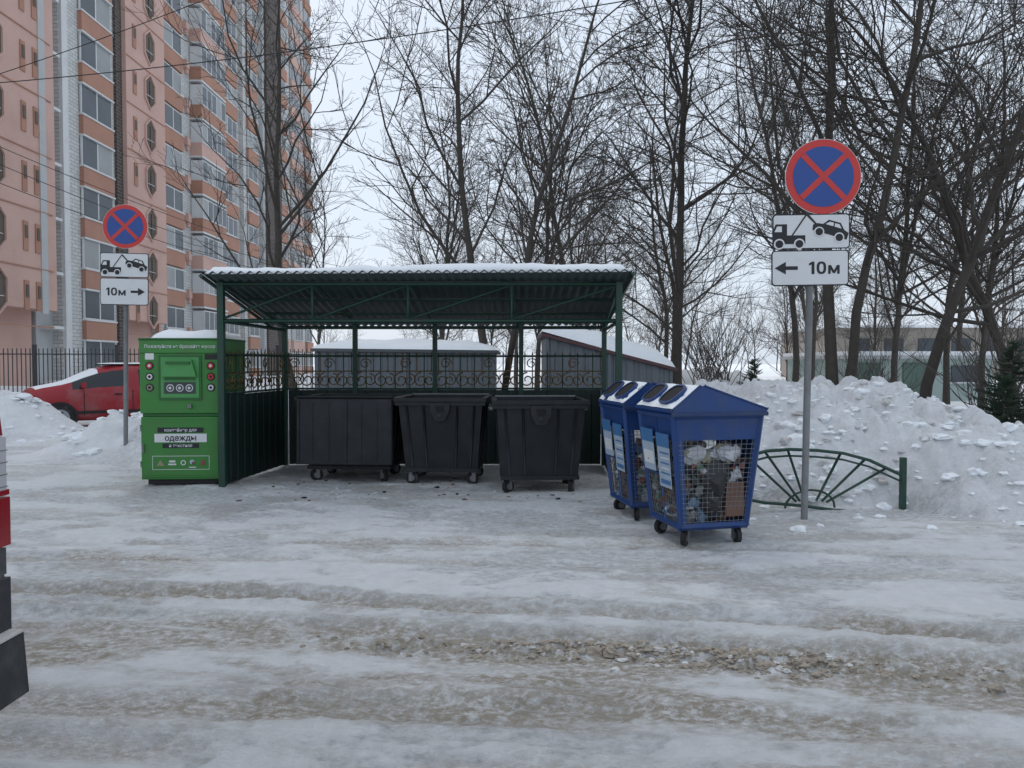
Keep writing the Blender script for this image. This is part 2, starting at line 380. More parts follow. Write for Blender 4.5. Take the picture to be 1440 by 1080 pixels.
c3 = mixc(mul(sp.outputs[2], ramp(noise(22, 6, .7), .45, .7)), c2, (0.30, 0.27, 0.24))
L.new(c3, b.inputs['Base Color'])
L.new(ramp(sp.outputs[1], 0, 1, .85, .42), b.inputs['Roughness'])
b.inputs['Specular IOR Level'].default_value = .3
bp = N.new('ShaderNodeBump'); bp.inputs['Strength'].default_value = 1.0; bp.inputs['Distance'].default_value = .04
L.new(noise(20, 10, .74, mp.outputs[0]), bp.inputs['Height']); L.new(bp.outputs[0], b.inputs['Normal'])
me.materials.append(m)

rr = random.Random(3)
def scatter(name, pts):
    mb = MB(); z = gzs([p[0] for p in pts], [p[1] for p in pts])
    for p, zz in zip(pts, z):
        x, y, s_, k, j = p
        mb.blob((x, y, zz+s_*.1), (s_*rr.uniform(1, 1.8), s_*rr.uniform(.8, 1.2), s_*rr.uniform(.5, .9)), k, j, rr)
    mb.obj(name)
pts = []
for i in range(800):
    x = rr.gauss(.8, .75); r_ = RUTS[1]
    y = r_[0]+r_[1]*x+r_[2]*x*x-.22-0.22*(float(fbm(np.array([x*.6]), np.array([2.]), 32, 4)[0])-.5)+rr.gauss(0, .06)
    pts.append((x, y, min(.03, abs(rr.gauss(0, .008))+.003), 'slush' if rr.random() < .85 else 'snowd', .38))
scatter('slush_crumbs', pts)
pts = []
for i in range(1300):
    x = rr.uniform(2.1, 9); y = rr.uniform(7.0, 10.8)
    mm = float(bankmask(np.array([x]), np.array([y]))[0])
    if mm < .03 and rr.random() < .75: continue
    pts.append((x, y, min(.10, abs(rr.gauss(0, .026))+.008), 'snow' if rr.random() < .8 else 'snowd', .3))
for i in range(260):
    c = rr.choice(MOUNDS[:7]); pts.append((rr.gauss(c[0], c[2]*.6), rr.gauss(c[1], c[3]*.6), abs(rr.gauss(0, .04))+.012, 'snow', .3))
scatter('snow_chunks', pts)
pts = []
for i in range(70):
    pts.append((rr.uniform(-3.3, 1.3), rr.uniform(8.5, 10), rr.uniform(.006, .022), rr.choice(['black', 'card', 'bag_w', 'slush', 'slush', 'black', 'bag_y']), .3))
scatter('litter', pts)

# ------------------------------------------------------------ shelter
sh = empty('waste_shelter')
FL = Vector((-3.70, 9.5, 0)); FR = Vector((1.36, 9.5, 0)); BL = Vector((-3.50, 11.5, 0)); BR = Vector((1.42, 11.5, 0))
mb = MB()
def post(p, z, r=.035, k='gpost'): mb.box((p[0], p[1], z/2), (2*r, 2*r, z), k)
post(FL, 2.62, .04); post(FR, 2.62, .04); post(BL, 2.2); post(BR, 2.2)
for t in (.22, .47, .74): 
    p = BL.lerp(BR, t); post(p, 2.2)
def bar(a, b_, r=.022, k='gpost'): mb.tube([a, b_], r, k, 4)
def H3(p, z): return Vector((p[0], p[1], z))
bar(H3(FL, 2.13), H3(FR, 2.13), .026); bar(H3(FL, 2.60), H3(FR, 2.60), .03)
bar(H3(BL, 2.14), H3(BR, 2.14), .026)
bar(H3(FL, 2.13), H3(BL, 2.10), .024); bar(H3(FR, 2.13), H3(BR, 2.10), .024)
bar(H3(FL, 2.60), H3(BL, 2.16), .024); bar(H3(FR, 2.60), H3(BR, 2.16), .024)
ts = [0, .23, .47, .73, 1]
for i, t in enumerate(ts):
    p = FL.lerp(FR, t); q = BL.lerp(BR, t)
    bar(H3(p, 2.13), H3(p, 2.60), .018)
    bar(H3(p, 2.60), H3(q, 2.17), .022)
    if i < 4:
        p2 = FL.lerp(FR, ts[i+1])
        bar(H3(p, 2.15), H3(p2, 2.58), .015)
for t in (.33, .66):
    a = H3(FL, 2.60).lerp(H3(BL, 2.16), t); c = H3(FR, 2.60).lerp(H3(BR, 2.16), t); bar(a, c, .018)
mb.obj('frame', sh)
x0, x1, y0, y1 = -3.82, 1.49, 9.18, 11.95
def rz_(x, y): return 2.685+0.03*(x+3.88)/5.4-(y-y0)/(y1-y0)*0.52
n = int(5.31/0.012); vs = []; fs = []
mb = MB()
for i in range(n+1):
    x = x0+(x1-x0)*i/n; w = .017*math.sin((x-x0)/.115*2*math.pi)
    for y in (y0, y1): vs.append((x, y, rz_(x, y)+w+.02))
for i in range(n): fs.append((2*i, 2*i+2, 2*i+3, 2*i+1))
mb.add(vs, fs, 'roofsheet', True)
o = mb.obj('roof_sheet', sh); sm = o.modifiers.new('s', 'SOLIDIFY'); sm.thickness = .004
mb = MB(); 
for xx in (x0, x1):
    mb.tube([(xx, y0, rz_(xx, y0)-.02), (xx, y1, rz_(xx, y1)-.02)], .03, 'gpost', 4)
mb.obj('roof_edge', sh)
mb = MB(); gx = np.linspace(x0+.03, x1-.05, 260); gy = np.linspace(y0+.03, y1-.03, 50)
GX, GY = np.meshgrid(gx, gy)
ED = np.minimum.reduce([np.ones_like(GX), (GY-gy[0])/.06+.15, (GX-gx[0])/.1+.1, (gx[-1]-GX)/.1+.1, (gy[-1]-GY)/.1+.1])
TH = .03+.10*fbm(GX*1.2, GY*1.5, 7, 3)+.03*fbm(GX*6, GY*6, 8, 2)
GZ = rz_(GX, GY)+.025+TH*ED
vs = list(zip(GX.ravel(), GY.ravel()+.05*(fbm(GX.ravel()*1.7, GY.ravel()*0, 9, 4)-.5)*(GY.ravel() < y0+.3), GZ.ravel())); fs = []; W = len(gx)
for j in range(len(gy)-1):
    for i in range(W-1): fs.append((j*W+i, j*W+i+1, (j+1)*W+i+1, (j+1)*W+i))
o0 = len(vs)
vs += [(x, gy[0]+.01, rz_(x, gy[0])+.01) for x in gx]
fs += [(i, o0+i, o0+i+1, i+1) for i in range(W-1)]
mb.add(vs, fs, 'snow', True)
mb.obj('roof_snow', sh)
mb = MB()
def corr(a, b_, z0, z1, k, per=.2, amp=.012):
    a = Vector((a[0], a[1], 0)); b_ = Vector((b_[0], b_[1], 0)); d = b_-a; Ln = d.length; nrm = Vector((-d.y, d.x, 0)).normalized()
    pts = []; t = 0
    while t < Ln:
        for u, w in ((0, 0), (.35, 0), (.45, 1), (.9, 1), (1, 0)):
            q = t+u*per
            if q <= Ln: pts.append(a+d*(q/Ln)+nrm*(w*amp))
        t += per
    pts.append(b_)
    vs = []
    for p in pts: vs += [(p.x, p.y, z0), (p.x, p.y, z1)]
    mb.add(vs, [(2*i, 2*i+2, 2*i+3, 2*i+1) for i in range(len(pts)-1)], k)
corr(FL+Vector((.0, .05, 0)), BL, .03, 1.18, 'gpanel'); corr(BL+Vector((.05, 0, 0)), BR-Vector((.05, 0, 0)), .03, 1.18, 'gpanel'); corr(BR, FR+Vector((0, 1.0, 0)), .03, 1.18, 'gpanel')
mb.obj('wall_panels', sh)
mb = MB()
def spiral(c, ax, R, a0, dr, turns=1.35, n=18):
    pts = []
    for i in range(n+1):
        t = i/n; r = R*(1-.72*t); a = a0+dr*t*turns*2*math.pi
        pts.append(c+ax*(math.cos(a)*r)+Vector((0, 0, math.sin(a)*r)))
    return pts
def grille(a, b_):
    d = b_-a; Ln = d.length; ax = d.normalized()
    for z in (1.20, 1.70): mb.tube([H3(a, z), H3(b_, z)], .016, 'gpost', 4)
    mb.tube([H3(a, 1.47), H3(b_, 1.47)], .011, 'bronze', 4)
    n = int(Ln/.11)
    for i in range(n):
        p = a+ax*(Ln*(i+.5)/n)
        mb.tube([H3(p, 1.2 if i % 2 else 1.45), H3(p, 1.74)], .0085, 'gpost' if i % 2 else 'bronze', 4)
        mb.tube([H3(p, 1.72), H3(p, 1.78)], [.014, .001], 'bronze', 4)
    n2 = int(Ln/.27)
    for i in range(n2):
        c = a+ax*(Ln*(i+.5)/n2)
        mb.tube(spiral(H3(c, 1.335)-ax*.065, ax, .115, math.pi/2, 1), .0105, 'bronze', 4)
        mb.tube(spiral(H3(c, 1.335)+ax*.065, ax, .10, math.pi/2, -1), .0105, 'bronze', 4)
        if i % 2 == 0: mb.tube(spiral(H3(c, 1.585), ax, .09, 0, 1), .009, 'bronze', 4)
grille(FL, BL); 
for t0, t1 in ((0, .22), (.22, .47), (.47, .74), (.74, 1)): grille(BL.lerp(BR, t0), BL.lerp(BR, t1))
mb.obj('grille', sh)

# ------------------------------------------------------------ green textile container
tcn = empty('textile_donation_container', (-4.27, 9.60, 0), (0, 0, math.radians(3)))
mb = MB()
mb.box((0, .5, .06), (.9, .9, .08), 'black')
mb.frust((-.51, .51, 0, 1.0), (-.51, .51, 0, 1.0), .09, .90, 'cgreen')
mb.frust((-.495, .495, .015, .98), (-.495, .495, .015, .98), .90, .945, 'cgreend')
mb.frust((-.515, .515, -.005, 1.0), (-.515, .515, -.005, 1.0), .945, 1.72, 'cgreen')
mb.frust((-.52, .52, -.012, 1.0), (-.53, .53, .01, 1.0), 1.72, 1.90, 'cgreen')
mb.box((0, .5, 1.905), (1.07, 1.02, .025), 'cgreend')
mb.obj('body', tcn, bevel=.012)
mb = MB()
mb.extr([(-.50, .12), (.50, .12), (.50, .86), (-.50, .86)], -.012, -.002, 'cgreen')
mb.extr([(-.47, .15), (.47, .15), (.47, .83), (-.47, .83)], -.02, -.013, 'cgreen')
mb.extr([(-.27, 1.12), (.27, 1.12), (.27, 1.70), (-.27, 1.70)], -.02, -.007, 'cgreend')
mb.extr([(-.24, 1.15), (.24, 1.15), (.24, 1.67), (-.24, 1.67)], -.024, -.021, 'cgreen2')
mb.extr([(-.22, 1.42), (.22, 1.42), (.16, 1.64), (-.16, 1.64)], -.075, -.025, 'cgreen2')
mb.box((0, -.09, 1.60), (.30, .03, .03), 'cgreend')
mb.extr([(-.19, 1.38), (.19, 1.38), (.19, 1.40), (-.19, 1.40)], -.045, -.025, 'cgreend')
mb.box((.12, -.028, 1.04), (.05, .03, .05), 'galv'); mb.box((-.47, -.03, .5), (.02, .03, .12), 'galv')
for zz in (.25, .72): mb.tube([(-.505, -.01, zz), (-.505, -.01, zz+.08)], .012, 'galv', 6)
mb.obj('hatches', tcn, bevel=.004)
mb = MB()
mb.text('Пожалуйста не бросайте мусор', 0, 1.79, .042, -.012, 'white', bold=.01)
mb.flat([(-.2, 1.20), (.2, 1.20), (.2, 1.35), (-.2, 1.35)], -.0265, 'dlabel')
for cx in (-.12, 0, .12):
    mb.disc((cx, 1.275), .048, -.030, 'white', 20); mb.disc((cx, 1.275), .036, -.035, 'dlabel', 16); mb.disc((cx, 1.275), .018, -.039, 'white', 12)
for sx in (-1, 1):
    for i, z in enumerate((1.56, 1.42, 1.28)):
        mb.disc((sx*.385, z), .052, -.010, 'ink', 20); mb.disc((sx*.385, z), .036, -.015, ('red', 'white', 'bag_y')[i] if sx < 0 else ('red', 'red', 'white')[i], 16)
        mb.disc((sx*.385, z), .018, -.019, ('white', 'ink', 'ink')[i], 12)
mb.flat([(-.44, 1.64), (-.33, 1.64), (-.33, 1.72), (-.44, 1.72)], -.009, 'white')
mb.flat([(.31, 1.64), (.47, 1.64), (.47, 1.71), (.31, 1.71)], -.009, 'ink')
mb.flat([(-.29, .70), (.29, .70), (.29, .765), (-.29, .765)], -.023, 'ink'); mb.text('контейнер для', 0, .714, .042, -.0255, 'white', bold=.01)
mb.flat([(-.33, .575), (.33, .575), (.33, .685), (-.33, .685)], -.023, 'white'); mb.text('одежды', 0, .597, .075, -.0255, 'ink', bold=.02)
mb.flat([(-.23, .50), (.23, .50), (.23, .56), (-.23, .56)], -.023, 'ink'); mb.text('и текстиля', 0, .513, .042, -.0255, 'white', bold=.01)
for a, c_ in (((-.36, .22), (.36, .226)), ((-.36, .394), (.36, .40)), ((-.36, .226), (-.354, .394)), ((.354, .226), (.36, .394))):
    mb.flat([(a[0], a[1]), (c_[0], a[1]), (c_[0], c_[1]), (a[0], c_[1])], -.023, 'white')
mb.flat([(-.31, .27), (-.21, .27), (-.26, .35)], -.023, 'bag_y'); mb.flat([(-.16, .28), (-.06, .28), (-.06, .30), (-.16, .30)], -.023, 'white'); mb.flat([(-.15, .315), (-.07, .315), (-.07, .34), (-.15, .34)], -.023, 'white')
mb.ring((.03, .31), .022, .034, -.023, 'white', 20); mb.disc((.14, .32), .03, -.024, 'poster', 16); mb.disc((.155, .305), .018, -.028, 'bag_r', 12)
mb.flat([(.25, .275), (.31, .275), (.31, .33), (.28, .35), (.25, .33)], -.023, 'bag_r'); mb.flat([(.10, .245), (.19, .245), (.19, .257), (.10, .257)], -.023, 'white')
mb.obj('labels', tcn)
def snowcap(name, parent, x0, x1, y0, y1, z, th, seed, n=24, zf=None):
    mb = MB(); u = np.linspace(0, 1, n+1); Ug, Vg = np.meshgrid(u, u); xx = x0+(x1-x0)*Ug; yy = y0+(y1-y0)*Vg
    e = np.minimum.reduce([Ug, 1-Ug, Vg, 1-Vg]); e = np.clip(e*6, 0, 1)**.5
    h = th*e*(.65+.7*fbm(xx*3+seed, yy*3, seed, 3)); zz = (zf(xx, yy) if zf else z)+h
    fs = []
    for j in range(n):
        for i in range(n): fs.append((j*(n+1)+i, j*(n+1)+i+1, (j+1)*(n+1)+i+1, (j+1)*(n+1)+i))
    mb.add(list(zip(xx.ravel(), yy.ravel(), zz.ravel())), fs, 'snow', True); return mb.obj(name, parent)
snowcap('snow_cap', tcn, -.38, .50, .03, 1.0, 1.919, .10, 3)

# ------------------------------------------------------------ dark bins
def castor(mb, x, y, r, z0, a, k='rubber'):
    c, s_ = math.cos(a), math.sin(a)
    mb.tube([(x-s_*.02, y+c*.02, r), (x+s_*.02, y-c*.02, r)], r, k, 18)
    mb.tube([(x-s_*.026, y+c*.026, r), (x+s_*.026, y-c*.026, r)], r*.45, 'galv', 12)
    for q in (-1, 1):
        mb.box((x-s_*.032*q+c*.015, y+c*.032*q+s_*.015, r*1.3), (.05, .006, r*1.6), 'galv', Matrix.Rotation(a, 3, 'Z'))
    mb.box((x+c*.03, y+s_*.03, (z0+2*r+.0)/2+.01), (.08, .08, max(.02, z0-2*r)+.02), 'galv')
def dark_bin(name, loc, rz, w=1.16, d=1.0, lid='none', seed=1):
    e = empty(name, loc, (0, 0, rz)); mb = MB(); rd = random.Random(seed)
    wb, db = w*.86, d*.78; z0, zt = .20, 1.12
    b_ = (-wb/2, wb/2, -db/2, db/2); t_ = (-w/2, w/2, -d/2, d/2)
    mb.frust(b_, t_, z0, zt, 'binp', (True, False))
    i_ = .03; mb.frust((b_[0]+i_, b_[1]-i_, b_[2]+i_, b_[3]-i_), (t_[0]+i_, t_[1]-i_, t_[2]+i_, t_[3]-i_), z0+.04, zt, 'bin_in_shade', (True, False))
    def wy(z): return -(db+(d-db)*(z-z0)/(zt-z0))/2
    def wx(z): return (wb+(w-wb)*(z-z0)/(zt-z0))/2
    for (cx, cy, sx, sy) in ((0, -d/2, w+.10, .07), (0, d/2, w+.10, .07), (-w/2-.015, 0, .07, d-.072), (w/2+.015, 0, .07, d-.072)):
        mb.box((cx, cy, zt), (sx, sy, .05), 'binp')
        mb.box((cx*.985, cy*.985, zt-.05), (sx-.03, sy-.02, .05), 'binp')
    mb.box((0, 0, z0-.005), (wb+.03, db+.03, .05), 'binp')
    for x in (-.40, -.2, .2, .40):
        mb.tube([(x*wb, wy(z0)-.004, z0+.03), (x*w, wy(zt)-.004, zt-.07)], .018, 'binp', 4)
    for sx in (-1, 1):
        for y in (-.3, 0, .3):
            mb.tube([(sx*(wx(z0)+.003), y*db, z0+.03), (sx*(wx(zt)+.003), y*d, zt-.07)], .018, 'binp', 4)
        mb.tube([(sx*(w/2+.04), 0, zt-.10), (sx*(w/2+.09), 0, zt-.10)], .025, 'galv', 10)
    yf = wy(.95)
    mb.extr([(-.13, zt-.04), (.13, zt-.04), (.12, zt-.16), (.06, zt-.27), (-.06, zt-.27), (-.12, zt-.16)], yf-.075, yf-.01, 'binp')
    mb.extr([(-.06, zt-.07), (.06, zt-.07), (.045, zt-.15), (-.045, zt-.15)], yf-.085, yf-.0755, 'bin_in_shade')
    if lid != 'front': mb.disc((0, zt-.205), .03, yf-.08, 'rubber', 16, .004)
    mb.obj('body', e, bevel=.008)
    mb = MB()
    for x in (-1, 1):
        for y in (-1, 1): castor(mb, x*wb*.42, y*db*.42, .085, z0-.03, rd.uniform(0, 3.14))
    mb.obj('castors', e)
    mb = MB()
    if lid == 'back':
        mb.box((0, d/2+.07, zt-.32), (w*.95, .03, .68), 'binp', Matrix.Rotation(.08, 3, 'X'))
        mb.tube([(-w/2, d/2+.05, zt+.03), (w/2, d/2+.05, zt+.03)], .016, 'galv', 8)
    if lid == 'front':
        Rm = Matrix.Rotation(-.03, 3, 'X')
        mb.box((0, -d/2-.085, zt-.43), (w*1.0, .03, .86), 'binp', Rm)
        for sx in (-.5, .02, .5): mb.box((sx*w*.96, -d/2-.105, zt-.43), (.03, .02, .84), 'binp', Rm)
        for sx in (-.33, -.16, .18, .34): mb.box((sx*w, -d/2-.102, zt-.43), (.012, .012, .76), 'binp', Rm)
        mb.box((0, -d/2-.11, zt-.84), (w*.97, .03, .03), 'binp')
        mb.tube([(-w/2, -d/2-.06, zt+.03), (w/2, -d/2-.06, zt+.03)], .018, 'binp', 8)
    for i in range(14):
        mb.blob((rd.uniform(-w*.32, w*.32), rd.uniform(-d*.3, d*.3), .86+rd.uniform(0, .1)), (.13, .12, .09), rd.choice(['bag_k', 'bag_k', 'bag_w', 'bag_b', 'card']), .2, rd)
    mb.obj('lid_and_refuse', e, bevel=.005)
    return e
dark_bin('waste_container', (-2.16, 10.35, 0), math.radians(-4), 1.28, 1.0, 'front', 1)
dark_bin('waste_container.001', (-.90, 10.1, 0), math.radians(-3), 1.10, 1.0, 'back', 2)
dark_bin('waste_container.002', (.33, 9.45, 0), math.radians(2), 1.08, 1.0, 'back', 3)

# ------------------------------------------------------------ blue mesh bins
def blue_bin(name, loc, rz, seed, d=.78):
    e = empty(name, loc, (0, 0, rz)); rd = random.Random(seed)
    z0, zt = .17, 1.16; wb, db, wt, dt = .63, d*.76, .84, d*.92
    mb = MB()
    def P(sx, sy, z):
        t = (z-z0)/(zt-z0); return Vector((sx*(wb+(wt-wb)*t)/2, sy*(db+(dt-db)*t)/2, z))
    for sx in (-1, 1):
        for sy in (-1, 1): 
            mb.tube([P(sx, sy, z0), P(sx, sy, zt)], .028, 'bblue', 4, smooth=False)
    for z, r in ((z0, .032), (zt-.02, .03)):
        cs = [P(-1, -1, z), P(1, -1, z), P(1, 1, z), P(-1, 1, z)]
        for i in range(4): mb.tube([cs[i], cs[(i+1) % 4]], r, 'bblue', 4, smooth=False)
    zb = .93
    def panel(pts, k): mb.add(pts, [(0, 1, 2, 3)], k)
    for s0, s1 in (((-1, -1), (1, -1)), ((1, -1), (1, 1)), ((1, 1), (-1, 1)), ((-1, 1), (-1, -1))):
        panel([P(*s0, zb), P(*s1, zb), P(*s1, zt), P(*s0, zt)], 'bblue')
    a = P(-1, -1, z0); c = P(1, -1, z0); a1 = P(-1, -1, zb); c1 = P(1, -1, zb)
    panel([a, a.lerp(c, .10), a1.lerp(c1, .10), a1], 'bblue'); panel([a.lerp(c, .95), c, c1, a1.lerp(c1, .95)], 'bblue')
    panel([P(1, -1, z0), P(1, 1, z0), P(1, 1, zb), P(1, -1, zb)], 'bblue')
    mb.add([P(-1, -1, z0), P(1, -1, z0), P(1, 1, z0), P(-1, 1, z0)], [(3, 2, 1, 0)], 'bblued')
    mb.tube([P(-1, 0, z0), P(-1, 0, zt)], .016, 'bblue', 4)
    mb.tube([P(-1, -1, .60), P(-1, 1, .60)], .014, 'bblue', 4)
    mb.obj('frame', e, bevel=.003)
    mb = MB()
    for (s0, s1) in (((-1, -1), (1, -1)), ((-1, 1), (-1, -1)), ((1, 1), (-1, 1))):
        n = 15
        for i in range(1, n):
            t = i/n; mb.tube([P(*s0, z0).lerp(P(*s1, z0), t), P(*s0, zb).lerp(P(*s1, zb), t)], .0020, 'wire', 4, False)
        for i in range(1, 18):
            z = z0+(zb-z0)*i/18; mb.tube([P(*s0, z), P(*s1, z)], .0020, 'wire', 4, False)
    mb.obj('wire_mesh', e)
    mb = MB(); hw = .45; hd = d/2+.01; ax = -.17; ze = 1.17; za = 1.40
    pr = [(-hw, ze), (hw, ze), (hw, ze+.025), (ax+.03, za), (ax-.03, za), (-hw, ze+.025)]
    mb.extr(pr, -hd, hd, 'bblue')
    mb.extr([(-hw-.006, ze-.03), (hw+.006, ze-.03), (hw+.006, ze+.006), (-hw-.006, ze+.006)], -hd-.012, -hd-.002, 'bblued')
    mb.tube([(-hw, -hd-.005, ze+.03), (ax-.02, -hd-.005, za+.003)], .010, 'bblue', 4)
    mb.tube([(hw, -hd-.005, ze+.03), (ax+.02, -hd-.005, za+.003)], .010, 'bblue', 4)
    mb.obj('lid', e, bevel=.006)
    p0 = Vector((-hw, 0, ze+.025)); p1 = Vector((ax-.03, 0, za)); sd = (p1-p0)
    nrm = Vector((-sd.z, 0, sd.x)).normalized(); Ls = sd.length; sd.normalize()
    mb = MB(); nn = 44; mm = 22
    yy, s2 = np.meshgrid(np.linspace(-hd+.012, hd-.012, nn+1), np.linspace(.03, 1, mm+1), indexing='ij')
    NZ = fbm(yy*9+seed, s2*3, seed, 2); NB = fbm(yy*5+seed*3, s2*2.2, seed+9, 4, .6); vs = []; fs = []; W_ = mm+1
    for j in range(nn+1):
        for i in range(mm+1):
            e_ = min(1, min(j, nn-j, i+1, mm-i+1)*.3)
            t_ = (.4+NZ[j, i])*min(1, max(-.5, (NB[j, i]-.34)*9))
            q = p0+sd*(s2[j, i]*Ls)+nrm*(.002+.022*e_*t_); vs.append((q.x, yy[j, i], q.z))
    for j in range(nn):
        for i in range(mm): fs.append((j*W_+i, j*W_+i+1, (j+1)*W_+i+1, (j+1)*W_+i))
    mb.add(vs, fs, 'snow', True)
    for hy in (-hd*.47, hd*.47):
        def el(a, kx, off):
            c, s_ = math.cos(a), math.sin(a)
            u = math.copysign(abs(c)**.7, c)*hd*.36*kx; v = math.copysign(abs(s_)**.7, s_)*Ls*.38*kx
            q = p0+sd*(Ls*.5+v)+nrm*off; return (q.x, hy+u, q.z)
        n = 24; A = [2*math.pi*i/n for i in range(n)]
        rim0 = [el(a, 1, .0) for a in A]; rim1 = [el(a, 1, .045) for a in A]; rim2 = [el(a, .86, .045) for a in A]; rim3 = [el(a, .86, .036) for a in A]
        Q = [(i, (i+1) % n, n+(i+1) % n, n+i) for i in range(n)]
        mb.add(rim0+rim1, Q, 'bblue'); mb.add(rim1+rim2, Q, 'bblue'); mb.add(rim3, [tuple(range(n))], 'bin_in_shade'); mb.add(rim2+rim3, Q, 'bin_in_shade')  # closed near-black face, the opening's darkness is painted on
    mb.obj('lid_snow_and_openings', e)
    mb = MB()
    def side(sy, z, off=.034):
        p = P(-1, sy, z); return Vector((p.x-off, p.y, p.z))
    def sq(s0, s1, za_, zb_, k, off=.034):
        mb.add([side(s0, za_, off), side(s1, za_, off), side(s1, zb_, off), side(s0, zb_, off)], [(0, 1, 2, 3)], k)
    sq(-.86, -.10, .50, .98, 'poster'); sq(-.86, -.10, .86, .98, 'posterb', .037); sq(-.80, -.2, .53, .57, 'posterb', .037)
    for i in range(5): sq(-.80, -.25-.05*(i % 2), .62+.045*i, .634+.045*i, 'white' if i % 2 else 'posterb', .037)
    sq(.10, .88, .62, 1.0, 'poster'); sq(.10, .88, .88, 1.0, 'posterb', .037); sq(.15, .8, .68, .80, 'white', .037)
    mb.obj('posters', e)
    mb = MB()
    for x in (-1, 1):
        for y in (-1, 1): castor(mb, x*wb*.40, y*db*.42, .068, z0-.01, rd.uniform(-.5, .5)+(1.2 if y < 0 else 0))
    mb.obj('castors', e)
    mb = MB()
    ks = ['bag_w', 'bag_w', 'bag_w', 'bag_w', 'bag_b', 'bag_g', 'bag_y', 'bag_k', 'bag_k', 'bag_k', 'card', 'card', 'galv', 'bag_r']
    for i in range(330):
        z = rd.uniform(z0+.05, zb-.07); t = (z-z0)/(zt-z0)
        hx = (wb+(wt-wb)*t)/2-.07; hy = (db+(dt-db)*t)/2-.07
        x = rd.uniform(-hx, hx); y = rd.uniform(-hy, hy)
        if rd.random() < .8:
            if rd.random() < .5: y = -hy+rd.uniform(-.02, .02)
            else: x = -hx+rd.uniform(-.02, .02)
        s_ = rd.uniform(.02, .06)
        if rd.random() < .6:
            mb.blob((x, y, z), (s_*rd.uniform(.6, 1.5), s_*.7, s_*rd.uniform(.5, 1.5)), rd.choice(ks), .42, rd)
        else:
            Rq = Matrix.Rotation(rd.uniform(0, 3), 3, 'Y') @ Matrix.Rotation(rd.uniform(-.6, .6), 3, 'X')
            mb.box((x, y, z), (s_*rd.uniform(1, 2.6), s_*.5, s_*rd.uniform(.8, 2)), rd.choice(ks), Rq, top=(rd.uniform(.4, 1), rd.uniform(.5, 1)))
    if seed == 1:
        mb.blob((.03, -db/2+.025, .58), (.14, .07, .19), 'bag_k', .12, rd); mb.blob((.0, -db/2+.035, .36), (.11, .06, .16), 'bag_k', .12, rd)
        mb.box((.20, -db/2+.02, .40), (.17, .06, .30), 'card'); mb.blob((-.16, -db/2+.03, .80), (.13, .05, .08), 'bag_w', .2, rd); mb.blob((.14, -db/2+.0, .80), (.12, .05, .07), 'bag_w', .2, rd)
    mb.obj('refuse', e)
    return e
blue_bin('recycling_bin', (1.70, 6.78, 0), math.radians(13), 1)
blue_bin('recycling_bin.001', (1.46, 7.80, 0), math.radians(10), 5, .84)

# ------------------------------------------------------------ signs
def rrect(x0, x1, z0, z1, r, n=5):
    p = []
    for cx, cz, a in ((x1-r, z0+r, -90), (x1-r, z1-r, 0), (x0+r, z1-r, 90), (x0+r, z0+r, 180)):
        for i in range(n+1):
            t = math.radians(a+90*i/n); p.append((cx+r*math.cos(t), cz+r*math.sin(t)))
    return p
def nostop(mb, cx, cz, R):
    mb.disc((cx, cz), R, 0, 'white', 56, .002); mb.disc((cx, cz), R*.985, -.005, 'red', 56)
    mb.disc((cx, cz), R*.80, -.009, 'blue', 48)
    for a in (45, 135):
        t = math.radians(a); d = (math.cos(t), math.sin(t)); n = (-d[1], d[0]); l = R*.80; w = R*.075
        mb.flat([(cx+d[0]*l*u+n[0]*w*v, cz+d[1]*l*u+n[1]*w*v) for u, v in ((-1, -1), (1, -1), (1, 1), (-1, 1))], -.0125-.0015*(a > 90), 'red')
def plate(mb, x0, x1, z0, z1):
    mb.extr(rrect(x0, x1, z0, z1, .035), -.004, .0, 'ink'); mb.extr(rrect(x0+.012, x1-.012, z0+.012, z1-.012, .028), -.008, -.0045, 'white')
def tow(mb, cx, cz, s, y=-.0105):
    def T(p): return [(cx+a*s, cz+b_*s) for a, b_ in p]
    f = lambda p, k='ink', yy=0: mb.flat(T(p), y+yy, k)
    f([(-.44, -.16), (-.44, -.02), (-.40, .07), (-.27, .07), (-.27, -.16)]); f([(-.415, -.02), (-.385, .045), (-.33, .045), (-.33, -.02)], 'white', -.002)
    f([(-.27, -.16), (-.27, -.06), (-.06, -.06), (-.06, -.16)], yy=-.0005)
    for x in (-.36, -.13):
        mb.disc((cx+x*s, cz-.16*s), .062*s, y-.003, 'white', 20, .0005); mb.disc((cx+x*s, cz-.16*s), .045*s, y-.005, 'ink', 20, .0005)
    f([(-.22, -.06), (-.20, -.06), (-.03, .19), (-.05, .19)], yy=-.001); f([(-.05, .17), (-.03, .19), (.10, .04), (.085, .03)], yy=-.0015)
    a = math.radians(-17); ca_, sa = math.cos(a), math.sin(a)
    def R(p): return [(.23+ca_*u-sa*v, .0+sa*u+ca_*v) for u, v in p]
    f(R([(-.20, -.06), (-.21, .0), (-.17, .03), (-.10, .04), (-.05, .105), (.09, .105), (.15, .04), (.21, .02), (.21, -.06)]))
    f(R([(-.075, .045), (-.035, .085), (.015, .085), (.015, .045)]), 'white', -.002); f(R([(.03, .045), (.03, .085), (.08, .085), (.115, .045)]), 'white', -.002)
    for u in (-.12, .12):
        q = R([(u, -.06)])[0]
        mb.disc((cx+q[0]*s, cz+q[1]*s), .058*s, y-.003, 'white', 20, .0005); mb.disc((cx+q[0]*s, cz+q[1]*s), .043*s, y-.005, 'ink', 20, .0005)
def arrow(mb, x, z, l, dr, y=-.0105):
    mb.flat([(x-dr*l/2, z-.018), (x+dr*l*.1, z-.018), (x+dr*l*.1, z+.018), (x-dr*l/2, z+.018)], y, 'ink')
    mb.flat([(x+dr*l*.02, z-.062), (x+dr*l/2, z), (x+dr*l*.02, z+.062)], y-.001, 'ink')
